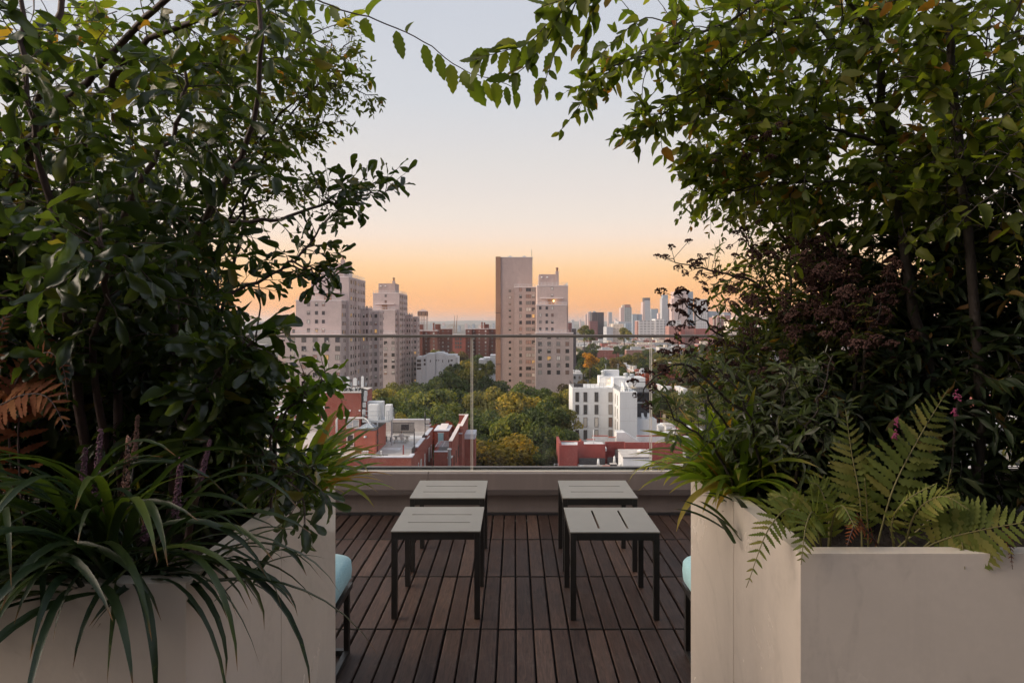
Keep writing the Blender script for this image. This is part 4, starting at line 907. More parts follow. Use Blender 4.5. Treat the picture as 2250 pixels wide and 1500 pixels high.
# ------------------------------------------------------------------ far skyline
def far(name, cc, grid=0.0, gx=3.0, gz=3.5):
    m, t, b = new_mat(name); v = coords(t)
    f = noise(t, v, .02, 4); base = mixrgb(t, contrast(t, f, .3, .7), tuple(x * .88 for x in cc), tuple(min(1, x * 1.1) for x in cc))
    if grid:
        s_ = t.nodes.new('ShaderNodeSeparateXYZ'); t.links.new(v, s_.inputs[0])
        ad = t.nodes.new('ShaderNodeMath'); ad.operation = 'ADD'; t.links.new(s_.outputs[0], ad.inputs[0]); t.links.new(s_.outputs[1], ad.inputs[1])
        cb = t.nodes.new('ShaderNodeCombineXYZ'); t.links.new(ad.outputs[0], cb.inputs[0]); t.links.new(s_.outputs[2], cb.inputs[1])
        br = t.nodes.new('ShaderNodeTexBrick'); br.offset = 0; t.links.new(cb.outputs[0], br.inputs['Vector']); br.inputs['Scale'].default_value = 1
        br.inputs['Brick Width'].default_value = gx; br.inputs['Row Height'].default_value = gz; br.inputs['Mortar Size'].default_value = min(gx, gz) * .22
        br.inputs['Color1'].default_value = (*[x * (1 - grid) for x in cc], 1); br.inputs['Color2'].default_value = (*[x * (1 - grid * .7) for x in cc], 1); br.inputs['Mortar'].default_value = (*cc, 1)
        base = mixrgb(t, 0.8, base, br.outputs['Color'])
    t.links.new(base, b.inputs['Base Color']); b.inputs['Roughness'].default_value = .6; return m
FM = {'pink': far('pink_stone_and_lit_face', (.55, .42, .40), .25), 'blue': far('blue_glass_tower', (.30, .36, .42), .25), 'grey': far('grey_tower', (.42, .43, .46), .2),
      'dark': far('dark_tower', (.075, .065, .075), .3), 'grid': far('gridded_glass', (.40, .42, .42), .85, 3.2, 3.6), 'white': far('white_offices', (.62, .60, .60), .72, 6.0, 4.2),
      'brick': far('far_brick', (.36, .19, .165), .3), 'cream': far('cream_block', (.68, .58, .48), .35, 4, 3.5), 'red': far('far_red', (.30, .10, .085), .2), 'plum': far('plum_brick', (.19, .085, .085), .25)}
def tower(name, label, cat, Y, parts):
    x0, x1, yt, d, mt = parts[0][:5]
    t = thing(name, label, cat, (P((x0 + x1) / 2, 0, Y).x, Y, GZ))
    for k, pt in enumerate(parts):
        x0, x1, yt, d, mt = pt[:5]; dy = pt[5] if len(pt) > 5 else 0; top = pt[6] if len(pt) > 6 else None
        p = P(x0, yt, Y + dy); q = P(x1, yt, Y + dy)
        if top:                                             # tapering shaft
            ta, tb_ = P(top[0], yt, Y + dy), P(top[1], yt, Y + dy)
            MB().add([(p.x, Y+dy, GZ), (q.x, Y+dy, GZ), (q.x, Y+dy+d, GZ), (p.x, Y+dy+d, GZ), (ta.x, Y+dy, p.z), (tb_.x, Y+dy, p.z), (tb_.x, Y+dy+d, p.z), (ta.x, Y+dy+d, p.z)],
                     [(3,2,1,0),(4,5,6,7),(0,1,5,4),(1,2,6,5),(2,3,7,6),(3,0,4,7)], FM[mt]).build('shaft' if k == 0 else 'tier', t)
        else: MB().box((p.x, Y + dy, GZ), (q.x, Y + dy + d, p.z), FM[mt]).build('shaft' if k == 0 else 'tier', t)
    return t
G = 'skyline tower'  # lit left faces are painted pink
tower('high_rise', 'slim pale pink tower left of the dark block on the skyline', 'high-rise', 1900, [(1286.4, 1291.8, 691, 20, 'pink'), (1288, 1290.5, 689.5, 10, 'pink', 4)])
tower('high_rise', 'pink and blue slim tower touching the dark block', 'high-rise', 1700, [(1292, 1296, 685.5, 20, 'pink'), (1295.5, 1299.5, 684, 20, 'grey', 3)])
tower('dark_block', 'charcoal wide block with plum brick base on the skyline', 'high-rise', 950, [(1313.4, 1327, 686, 20, 'dark'), (1301, 1313.3, 686, 20, 'dark', 4), (1296, 1313.3, 705, 12, 'plum', -6), (1304, 1309, 683.5, 8, 'blue', 8)])
tower('high_rise', 'small lone grey-pink tower between the dark block and the gridded tower', 'high-rise', 1900, [(1338.5, 1345, 685.5, 20, 'grey'), (1336.5, 1338.4, 687, 20, 'pink', 2)])
tower('gridded_tower', 'gridded glass tower with a copper crown on the skyline', 'high-rise', 1300, [(1372, 1388, 675, 18, 'grid'), (1364, 1371.9, 675.5, 22, 'pink', 1), (1372.5, 1385.5, 669, 12, 'brick', 3), (1367, 1372.4, 670, 12, 'cream', 3)])
tower('high_rise', 'pale blue twin-topped tower right of the gridded tower', 'high-rise', 2300, [(1390, 1400, 690, 30, 'blue'), (1401, 1411, 690, 30, 'blue', 6)])
tower('glass_tower', 'tapering glass tower with dark crown on the skyline', 'high-rise', 2400, [(1418, 1431, 660, 40, 'grey', 0, (1417, 1428.6)), (1411, 1417.9, 663, 40, 'pink', 2, (1413, 1416.9)), (1415, 1428.5, 654, 30, 'dark', 6), ])
tower('high_rise', 'pale blue sloped tower right of the tapering glass tower', 'high-rise', 2600, [(1431, 1447.5, 678.5, 40, 'blue', 0, (1431, 1446)), (1447, 1453, 688, 30, 'grey', 4)])
tower('slim_tower', 'slim blue-grey tower with stepped top on the skyline', 'high-rise', 2100, [(1454.5, 1468, 655, 30, 'grey'), (1456.5, 1467.5, 647.5, 24, 'blue', 3), (1468.1, 1474, 678, 20, 'pink', 4)])
tower('slab_tower', 'widest grey slab tower dominating the skyline', 'high-rise', 1900, [(1481, 1511, 640.5, 40, 'pink'), (1511.1, 1523, 640.5, 40, 'blue', 4), (1494, 1508, 635.5, 20, 'grey', 8), (1476, 1480.9, 656, 30, 'pink', 4)])
tower('slab_tower', 'white slab tower behind the seed heads, right of the widest one', 'high-rise', 1900, [(1531, 1555, 657, 30, 'white'), (1556, 1568, 683.5, 30, 'blue', 4), (1568.1, 1582, 684, 30, 'grey', 8), (1590, 1606, 686, 30, 'grey', 30)])
tower('office_block', 'long white office block with rows of windows on the skyline', 'office block', 1100, [(1403, 1440, 704, 30, 'white'), (1440.1, 1460, 700.5, 30, 'white', -2), (1460.1, 1497, 703.5, 30, 'white'), (1445, 1451, 688, 10, 'pink', 6, (1446.5, 1449.5)), (1399.5, 1402.9, 705, 20, 'brick', 2)])
tower('castle_block', 'red brick castellated block behind the right shrub', 'building', 1000, [(1566, 1580, 697, 20, 'brick'), (1580.1, 1604, 693, 20, 'brick', 4), (1567, 1569, 694, 4, 'cream', -1), (1574, 1576, 694, 4, 'cream', -1), (1582, 1584, 690, 4, 'cream', 3), (1590, 1592, 690, 4, 'cream', 3)])
tower('cream_block', 'cream office block behind the right shrub', 'building', 900, [(1602, 1627, 702, 20, 'cream'), (1597, 1625, 718, 14, 'cream', -10), (1610, 1622, 697, 8, 'cream', 5), (1627.1, 1664, 706, 20, 'white', 4)])
tower('warehouse', 'low blank grey warehouse below the lone grey-pink tower', 'warehouse', 800, [(1333, 1347, 718, 30, 'grey'), (1347.1, 1370, 711.5, 30, 'cream', 4), (1340, 1343, 712, 3, 'cream', 6)])
tower('low_block', 'low slate-blue block at the foot of the gridded tower', 'building', 900, [(1359, 1388, 706, 20, 'grey'), (1374, 1388, 710, 14, 'blue', -8)])
tower('brick_hall', 'long low red brick hall under the castellated block', 'building', 780, [(1470, 1528, 716, 20, 'brick'), (1528.1, 1560, 722, 20, 'red', -4), (1495, 1505, 724, 8, 'red', -10), (1560.1, 1580, 724, 20, 'brick', -6)])
tower('brick_hall', 'dark brick block at the right edge of the third beige tower', 'building', 420, [(1249, 1256.5, 709, 20, 'plum'), (1256, 1266, 722, 12, 'dark', -6)])
r_ = random.Random(11); mb = MB()
for k in range(170):                                        # hazy low city along the horizon, too small to count
    Y = r_.uniform(2600, 5200); px = r_.uniform(420, 1780); w_ = r_.uniform(2, 6)
    if 1250 < px < 1300 or 1325 < px < 1420: hpx = r_.uniform(-12, -2)
    else: hpx = r_.uniform(-4, 4)
    p = P(px, 712 + hpx, Y); mb.box((p.x, Y, GZ), (p.x + w_ * Y / F, Y + 40, p.z), FM[r_.choice(['grey', 'blue', 'pink', 'white'])])
tag(mb.build('distant_city'), kind='stuff')

# ------------------------------------------------------------------ low rooftops among the trees on the right
def rowhouse(px, Y, wpx, h, mt, label, dpt=None):
    p = P(px, 0, Y); w_ = wpx * Y / F; d = dpt or 14
    t = thing('rowhouse', label, 'house', (p.x, Y, GZ), 'row houses among the trees')
    MB().box((p.x - w_/2, Y, GZ), (p.x + w_/2, Y + d, GZ + h), FM[mt]).build('wall', t)
    MB().box((p.x - w_/2 - .1, Y - .1, GZ + h), (p.x + w_/2 + .1, Y + d + .1, GZ + h + .25), M['roof_white']).build('roof', t)
    k = max(2, int(w_ / 5))
    for i in range(k):
        x = p.x - w_/2 + w_ * (i + r_.uniform(.2, .8)) / k; s_ = r_.uniform(.5, 1.3)
        MB().box((x - s_, Y + r_.uniform(2, 8), GZ + h + .25), (x + s_, Y + 9.5, GZ + h + .25 + r_.uniform(.8, 2.2)), M[r_.choice(['white_wall', 'roof_grey', 'roof_white', 'red'])]).build('roof_hut', t)
    tiny_windows(t, p.x - w_/2, p.x + w_/2, GZ + h, Y, max(2, int(w_ / 2.6)), 3, 1.0, 1.5, 3.1, ('pane_dark', 'pane_mid'))
for i in range(9): rowhouse(1332 + i * 10.5, 440 - i * 14, 10, 10.5 + r_.uniform(-.6, .6), r_.choice(['pink', 'grey', 'brick']), 'pale flat roof in the row right of the third tower')
for i in range(4): rowhouse(1452 + i * 12, 420 - i * 10, 11, 10.5, r_.choice(['pink', 'grey']), 'pale flat roof in the short row right of the second glass joint')
for i in range(5): rowhouse(1450 + i * 22, 235 - i * 4, 21, 11.5, r_.choice(['brick', 'red', 'cream']), 'near brick row house with silver roof behind the right grass')
for i in range(5): rowhouse(1446 + i * 24, 168 - i * 3, 23, 8.5, r_.choice(['grey', 'white']), 'silver-roofed low building right of the white one')
rowhouse(1310, 250, 38, 8.5, 'grey', 'pale grey flat roof with white hut behind the white building')
rowhouse(1268, 330, 22, 11, 'grey', 'pale flat roof just right of the third tower')
LOWL = []
for k in range(90):
    px = r_.uniform(1256, 1690); Y = r_.uniform(600, 1050); p = P(px, 0, Y)
    LOWL.append((px, Y, r_.uniform(10, 26), r_.uniform(9, 15), r_.choice(['pink', 'cream', 'brick', 'red', 'grey', 'white', 'dark'])))
for px, Y, w_, h, mt in LOWL:
    p = P(px, 0, Y); mb = MB().box((p.x - w_/2, Y, GZ), (p.x + w_/2, Y + 14, GZ + h), FM[mt]).box((p.x - w_/2, Y - .1, GZ + h), (p.x + w_/2, Y + 14, GZ + h + .4), M[r_.choice(['roof_white', 'roof_grey', 'roof_grey', 'char'])])
    s_ = w_ * r_.uniform(.1, .25); mb.box((p.x - s_, Y + 3, GZ + h + .4), (p.x + s_, Y + 8, GZ + h + r_.uniform(1.5, 3.5)), FM[r_.choice(['cream', 'brick', 'grey'])])
    zone = 'below the dark block' if px < 1350 else 'below the gridded tower' if px < 1400 else 'below the long white office block' if px < 1500 else 'behind the right shrub'
    tone = {'pink': 'pinkish', 'cream': 'cream', 'brick': 'brick', 'red': 'red', 'grey': 'grey', 'white': 'white', 'dark': 'dark'}[mt]
    mb.build('distant_house', label=f'small {tone} low building in the jumble {zone}', cat='house', group='low buildings at the foot of the skyline')

# ------------------------------------------------------------------ city trees
def leaf_mat(name, cols, trans=0.35, rough=0.5, spec=0.35, use_obj=False, tip=None, tcol=None, streak=None):
    """leaf colour varies leaf by leaf; light passes through the blade"""
    m, t, b = new_mat(name)
    at = t.nodes.new('ShaderNodeAttribute'); at.attribute_name = 'rnd'
    oi = t.nodes.new('ShaderNodeObjectInfo')
    if use_obj: fac = at.outputs['Fac']
    else:
        ad = t.nodes.new('ShaderNodeMath'); ad.operation = 'ADD'; t.links.new(at.outputs['Fac'], ad.inputs[0]); t.links.new(oi.outputs['Random'], ad.inputs[1])
        fr = t.nodes.new('ShaderNodeMath'); fr.operation = 'FRACT'; t.links.new(ad.outputs[0], fr.inputs[0]); fac = fr.outputs[0]
    r = t.nodes.new('ShaderNodeValToRGB'); e = r.color_ramp.elements
    while len(e) < len(cols): e.new(.5)
    for el_, (p, c) in zip(e, cols): el_.position = p; el_.color = (*c, 1)
    t.links.new(fac, r.inputs[0]); c0 = r.outputs[0]
    if use_obj: c0 = mixrgb(t, 1.0, c0, oi.outputs['Color'], 'MULTIPLY')
    if tip:
        a2 = t.nodes.new('ShaderNodeAttribute'); a2.attribute_name = 'along'
        c0 = mixrgb(t, contrast(t, a2.outputs['Fac'], tip[0], tip[1]), c0, tip[2])
    if streak:
        sn = contrast(t, noise(t, coords(t, (1, 1, 1)), 45, 4, .7, 2.0), .6, .78); c0 = mixrgb(t, sn, c0, streak)
    t.links.new(c0, b.inputs['Base Color']); b.inputs['Roughness'].default_value = rough; b.inputs['Specular IOR Level'].default_value = spec
    tr = t.nodes.new('ShaderNodeBsdfTranslucent')
    t.links.new(mixrgb(t, 1.0, c0, tcol or (2.3, 2.5, .8), 'MULTIPLY'), tr.inputs[0])
    mx = t.nodes.new('ShaderNodeMixShader'); mx.inputs[0].default_value = trans
    t.links.new(b.outputs[0], mx.inputs[1]); t.links.new(tr.outputs[0], mx.inputs[2])
    t.links.new(mx.outputs[0], t.nodes['Material Output'].inputs[0])
    return m
def np_mesh(name, V, Fc, mat, rnd=None, along=None, smooth=True):
    """V (n,3), Fc (m,k) with equal face size"""
    me = bpy.data.meshes.new(name); n, k = len(V), Fc.shape[1]
    me.vertices.add(n); me.vertices.foreach_set('co', np.ascontiguousarray(V, dtype=np.float32).ravel())
    me.loops.add(Fc.size); me.loops.foreach_set('vertex_index', np.ascontiguousarray(Fc, dtype=np.int32).ravel())
    me.polygons.add(len(Fc)); me.polygons.foreach_set('loop_start', np.arange(0, Fc.size, k, dtype=np.int32))
    me.polygons.foreach_set('use_smooth', np.full(len(Fc), smooth))
    me.update(calc_edges=True)
    for nm, arr in (('rnd', rnd), ('along', along)):
        if arr is not None:
            a = me.attributes.new(nm, 'FLOAT', 'POINT'); a.data.foreach_set('value', np.ascontiguousarray(arr, dtype=np.float32))
    me.materials.append(mat); return me
M['crown'] = leaf_mat('tree_crown_leaves', [(0, (.42, .45, .5)), (.45, (.95, .95, .95)), (.8, (1.4, 1.3, 1.0)), (1, (2.4, 1.8, .9))], .25, .7, .15, use_obj=True)
M['bark'] = plain('tree_bark', (.06, .045, .035), .9, .3, 4, bmp=.4)
def crown_mesh(seed, n, lobes, size):
    g = np.random.default_rng(seed)
    # lobes spread over a dome of unit radius
    d = g.normal(size=(lobes, 3)); d /= np.linalg.norm(d, axis=1)[:, None]; d[:, 2] = np.where(d[:, 2] < -.55, -d[:, 2], d[:, 2])
    C = d * g.uniform(.45, .78, (lobes, 1)); C[:, 2] *= 1.15; rad = g.uniform(.20, .38, lobes)
    C = np.vstack([C, [[0, 0, 0], [0, 0, .35]]]); rad = np.append(rad, [.55, .45])
    which = g.choice(len(rad), n, p=rad ** 2 / (rad ** 2).sum())
    q = g.normal(size=(n, 3)); q /= np.linalg.norm(q, axis=1)[:, None]; q[:, 2] = np.where(q[:, 2] < -.3, -q[:, 2], q[:, 2])
    pos = C[which] + q * (rad[which] * g.uniform(.72, 1.1, n))[:, None]
    nrm = q + g.normal(scale=.55, size=(n, 3)); nrm /= np.linalg.norm(nrm, axis=1)[:, None]
    a = np.cross(nrm, g.normal(size=(n, 3))); a /= np.linalg.norm(a, axis=1)[:, None]; bb = np.cross(nrm, a)
    s = size * g.uniform(.6, 1.35, n)[:, None]
    V = np.stack([pos - a * s, pos + bb * s * .55 + nrm * s * .18, pos + a * s, pos - bb * s * .55 - nrm * s * .12], 1).reshape(-1, 3)
    Fc = np.arange(n * 4).reshape(n, 4)
    lobe_tone = g.uniform(.05, .85, len(rad)); rnd = np.clip(lobe_tone[which] + g.normal(scale=.2, size=n), 0, 1)
    return np_mesh('crown', V, Fc, M['crown'], np.repeat(rnd, 4), None, False)
CROWN = [crown_mesh(100 + k, 7500, 30, .050) for k in range(4)]
CROWN_S = [crown_mesh(200 + k, 2200, 16, .075) for k in range(3)]
def trunk_mesh():
    mb = MB(); mb.tube([(0, 0, -1.9), (.02, .01, -.9), (0, 0, -.2), (.03, 0, .35)], [.075, .055, .045, .02], M['bark'], 7)
    for k in range(6):
        a = k * 1.05 + .3; mb.tube([(0, 0, -.55 + .12 * k), (math.cos(a) * .3, math.sin(a) * .3, -.2 + .1 * k), (math.cos(a) * .6, math.sin(a) * .6, .15 + .06 * k)], [.03, .02, .008], M['bark'], 5)
    o = mb.build('trunk'); me = o.data; bpy.data.objects.remove(o); return me
TRUNK = trunk_mesh()
def tree(px, ytop, wpx, Y, c, label, group=None, small=False, hmul=1.05):
    p = P(px, ytop, Y); rx = wpx * Y / F / 2; rz = rx * hmul
    cz = p.z - rz * 1.12
    t = thing('tree', label, 'tree', (p.x, Y, GZ), group)
    o = link_mesh('crown', random.choice(CROWN_S if small else CROWN), t); o.location = (0, 0, cz - GZ); o.scale = (rx, rx, rz)
    o.rotation_euler = (0, 0, random.uniform(0, 6.28)); v = random.uniform(1.25, 1.7); o.color = (c[0] * v, c[1] * v, c[2] * v, 1)
    k = link_mesh('trunk', TRUNK, t); hgt = cz - GZ; k.scale = (rx, rx, hgt / 1.9); k.location = (0, 0, hgt); k.rotation_euler = (0, 0, random.uniform(0, 6.28))
DG, GR, OL, YO, OR, RD, BR = (.046, .062, .027), (.066, .080, .030), (.105, .098, .034), (.118, .102, .034), (.30, .16, .028), (.17, .045, .035), (.10, .075, .04)
tree(1100, 950, 222, 106, (.155, .120, .028), 'orange-topped autumn tree nearest the parapet', hmul=.75)
tree(1020, 992, 90, 104, YO, 'small olive tree between the brick annexe and the orange-topped tree')
tree(1197, 984, 75, 103, DG, 'small dark tree right of the orange-topped tree, by the ladder')
tree(935, 922, 70, 108, RD, 'red-leaved tree behind the far parapet of the brick roof')
tree(975, 924, 62, 112, RD, 'red-leaved tree behind the brick annexe')
tree(868, 905, 80, 104, OL, 'small olive tree behind the steel platform')
tree(1135, 858, 150, 150, YO, 'golden-olive tree in the middle of the park, tallest in front of the slab tower')
tree(1070, 845, 140, 165, OL, 'olive tree just right of the first glass joint')
G_ = 'park trees between the towers and the brick buildings'
for k, (px, yt, w_, Y, c) in enumerate([(835, 850, 120, 178, OL), (872, 838, 110, 195, OL), (905, 850, 120, 176, GR), (940, 826, 120, 215, DG), (985, 812, 130, 235, DG), (1030, 806, 120, 245, OL), (1075, 815, 120, 240, DG),
    (960, 850, 140, 165, GR), (1005, 842, 130, 185, DG), (895, 880, 130, 140, DG), (950, 885, 150, 132, GR), (1010, 885, 150, 136, GR), (1065, 900, 130, 128, DG), (1165, 838, 130, 185, DG), (1205, 846, 120, 178, GR),
    (1235, 852, 100, 180, OL), (1190, 880, 140, 140, DG), (1232, 890, 110, 142, OL), (1130, 905, 150, 124, GR), (1185, 925, 130, 120, DG), (1235, 935, 90, 126, DG), (870, 900, 90, 128, GR), (1010, 925, 110, 122, DG), (1050, 940, 100, 120, DG),
    (850, 868, 90, 160, DG), (925, 905, 110, 126, DG), (980, 912, 110, 124, DG), (1095, 872, 130, 150, OL), (1160, 868, 120, 156, GR), (1225, 968, 70, 118, DG)]):
    where = 'below the twin left towers' if px < 915 else 'left of the first glass joint' if px < 1037 else 'below the slab tower' if px < 1150 else 'below the third tower, left of the white building'
    row = 'near' if Y < 145 else 'middle-row' if Y < 190 else 'back-row'
    tree(px, yt, w_, Y, c, row + {DG: ' dark green', GR: ' mid green', OL: ' olive green'}[c] + ' park tree ' + where, G_)
for k, (px, yt, w_, Y, c) in enumerate([(985, 770, 70, 420, BR), (1010, 768, 60, 430, BR), (1045, 775, 60, 400, DG), (965, 765, 50, 440, OL), (1025, 785, 60, 370, OL), (1070, 790, 50, 320, GR), (1000, 795, 60, 330, DG)]):
    tree(px, yt, w_, Y, c, 'brownish tree in front of the dark brick housing blocks', 'trees before the housing blocks', True)
tree(1418, 812, 46, 205, RD, 'dull red tree behind the white building beside the second glass joint', None, True)
tree(1296, 772, 44, 330, OR, 'orange tree right of the third beige tower', None, True)
tree(1284, 712, 34, 600, OL, 'round olive tree rising above the handrail left of the dark block', None, True)
tree(1296, 720, 36, 560, GR, 'low olive tree rising above the handrail under the dark block', None, True)
tree(1372, 717, 38, 640, OL, 'dark tree rising above the handrail under the gridded tower', None, True)
rt = random.Random(5)
for k in range(170):
    px = rt.uniform(1258, 1600) if k % 3 else rt.uniform(1500, 1760); Y = 205 * (900 / 205) ** rt.random(); c = rt.choice([DG, DG, GR, OL, OL, BR, YO, RD] if rt.random() < .5 else [DG, GR, OL])
    if 1255 < px < 1435 and Y < 190: continue
    htop = rt.uniform(12.5, 17.5); yt = CY + (EYE - GZ - htop) * F / Y; w_ = rt.uniform(9, 15) * F / Y
    if 1320 < px < 1430 and 300 < Y < 330 and rt.random() < .8: continue
    nm = 'reddish' if c == RD else 'brown' if c == BR else 'golden' if c == YO else 'green'
    zone = 'just right of the third beige tower' if px < 1320 else 'behind the white building' if px < 1430 else 'beyond the right grass' if px < 1520 else 'behind the right shrub'
    band = 'near' if Y < 330 else 'mid-distant' if Y < 560 else 'far'
    tree(px, yt, w_, Y, c, f'{band} {nm} tree among the roofs {zone}', 'trees among the row houses', True)
for k in range(26):
    px = rt.uniform(380, 640); Y = rt.uniform(300, 700); htop = rt.uniform(12, 17); yt = CY + (EYE - GZ - htop) * F / Y
    tree(px, yt, rt.uniform(10, 15) * F / Y, Y, rt.choice([DG, GR, BR]), 'distant green tree glimpsed through the left leaves', 'trees glimpsed at far left', True)

# streets and woods to either side, hidden in the picture by the planting: one mass each
rs = random.Random(77); mb = MB(); gw = np.random.default_rng(78); TP = []
for k in range(520):
    px = rs.uniform(-900, 560) if k % 2 else rs.uniform(1700, 3100); Y = 130 * (1500 / 130) ** rs.random(); p = P(px, 0, Y)
    if -90 < p.x < -50 and 190 < Y < 380: continue
    if -50 < p.x < -8 and Y < 130: continue
    if rs.random() < .45:
        w_, d_, h = rs.uniform(8, 24), rs.uniform(10, 20), rs.uniform(9, 19)
        mb.box((p.x - w_/2, Y, GZ), (p.x + w_/2, Y + d_, GZ + h), FM[rs.choice(['pink', 'cream', 'brick', 'red', 'grey', 'white'])]).box((p.x - w_/2 - .1, Y - .1, GZ + h), (p.x + w_/2 + .1, Y + d_ + .1, GZ + h + .4), M[rs.choice(['roof_white', 'roof_grey', 'roof_dark'])])
    else: TP.append((p.x, Y, rs.uniform(5, 8), rs.choice([DG, GR, OL, OL])))
tag(mb.build('city_blocks'), kind='stuff')
VV, RR = [], []
for x, Y, r, c_ in TP:
    n = 420; q = gw.normal(size=(n, 3)); q /= np.linalg.norm(q, axis=1)[:, None]; q *= gw.uniform(.55, 1.0, (n, 1)) * (1 + .25 * np.sin(q[:, :1] * 7 + x) * np.cos(q[:, 2:] * 6))
    pos = np.array([x, Y, GZ + r * 1.5]) + q * np.array([r, r, r * 1.15]); a = gw.normal(size=(n, 3)); a /= np.linalg.norm(a, axis=1)[:, None]; bb = np.cross(a, gw.normal(size=(n, 3))); bb /= np.linalg.norm(bb, axis=1)[:, None]; s_ = gw.uniform(.5, 1.0, (n, 1))
    VV.append(np.stack([pos - a * s_, pos + bb * s_ * .6, pos + a * s_, pos - bb * s_ * .6], 1).reshape(-1, 3)); RR.append(np.repeat(gw.uniform(.1, .8) + gw.normal(scale=.12, size=n), 4).clip(0, 1))
VV = np.vstack(VV); wo_ = link_mesh('distant_woodland', np_mesh('distant_woodland', VV, np.arange(len(VV)).reshape(-1, 4), M['crown'], np.concatenate(RR), None, False), None, 'stuff'); wo_.color = (.10, .105, .038, 1)

# haze of the evening air
hb = MB().box((-13900, -290, GZ - 2), (13900, 13900, 112), None)
hm = bpy.data.materials.new('evening_haze'); hm.use_nodes = True; ht = hm.node_tree; ht.nodes.clear()
pv = ht.nodes.new('ShaderNodeVolumePrincipled'); pv.inputs['Color'].default_value = (.97, .96, .98, 1); pv.inputs['Density'].default_value = .00010; pv.inputs['Anisotropy'].default_value = 0.45
ou = ht.nodes.new('ShaderNodeOutputMaterial'); ht.links.new(pv.outputs[0], ou.inputs['Volume'])
hb.mats = [hm]
tag(hb.build('haze'), kind='stuff')

# ------------------------------------------------------------------ foreground planting
UP = np.array([0, 0, 1.0])
def nz(v): v = np.asarray(v, float); return v / (np.linalg.norm(v) + 1e-9)
def profile(kind, t):
    if kind == 'birch': w = (t ** .6) * ((1 - t) ** .85) * 1.75
    elif kind == 'obov': w = (t ** 1.15) * ((1 - t) ** .42) * 1.75
    elif kind == 'lance': w = (t ** .8) * ((1 - t) ** .8) * 1.75
    elif kind == 'round': w = (t ** .5) * ((1 - t) ** .5) * 2.0
    else: w = (t ** .35) * ((1 - t) ** .8) * 1.5
    return w
def leaf_template(kind, n, ratio, fold, curl, teeth, wave, seed):
    g = np.random.default_rng(seed); V = []; 
    for i in range(n + 1):
        t = i / n
        if kind in ('obov', 'round'): t = 1 - (1 - t) ** 1.9
        w = profile(kind, t) * ratio * .5
        z0 = -curl * t * t
        e1 = 1 + teeth * (1 if i % 2 else -1) + g.normal() * .05; e2 = 1 + teeth * (-1 if i % 2 else 1) + g.normal() * .05
        lag = .06 * (w > 0)
        wz = wave * math.sin(t * 9 + seed)
        V += [(t + lag * w * 2, w * e1, z0 + fold * w + wz * w), (t, 0, z0), (t + lag * w * 2, -w * e2, z0 + fold * w - wz * w)]
    Fc = []
    for i in range(n):
        a = i * 3; Fc += [(a, a + 1, a + 4, a + 3), (a + 1, a + 2, a + 5, a + 4)]
    al = np.repeat(np.arange(n + 1) / n, 3)
    return np.array(V), np.array(Fc), al
def templates(kind, ratio, hi, lo, teeth=.0, wave=.0, fold=.35, curl=.18):
    H_ = [leaf_template(kind, hi, ratio * (1 + .12 * k - .15), fold + .22 * (k - 1), curl * (k - .6), teeth, wave, k + 1) for k in range(4)]
    L_ = [leaf_template(kind, lo, ratio * (1 + .12 * k - .15), fold + .22 * (k - 1), curl * (k - .6), teeth * .6, wave, k + 1) for k in range(4)]
    return H_, L_
TPL = {'birch': templates('birch', .68, 11, 6, .13), 'obov': templates('obov', .46, 10, 6, .04, .5, .4, .25), 'lance': templates('lance', .42, 6, 4, .0, .2, .5, .25),
       'small': templates('birch', .62, 5, 3, .1), 'round': templates('round', .8, 8, 4, .05)}
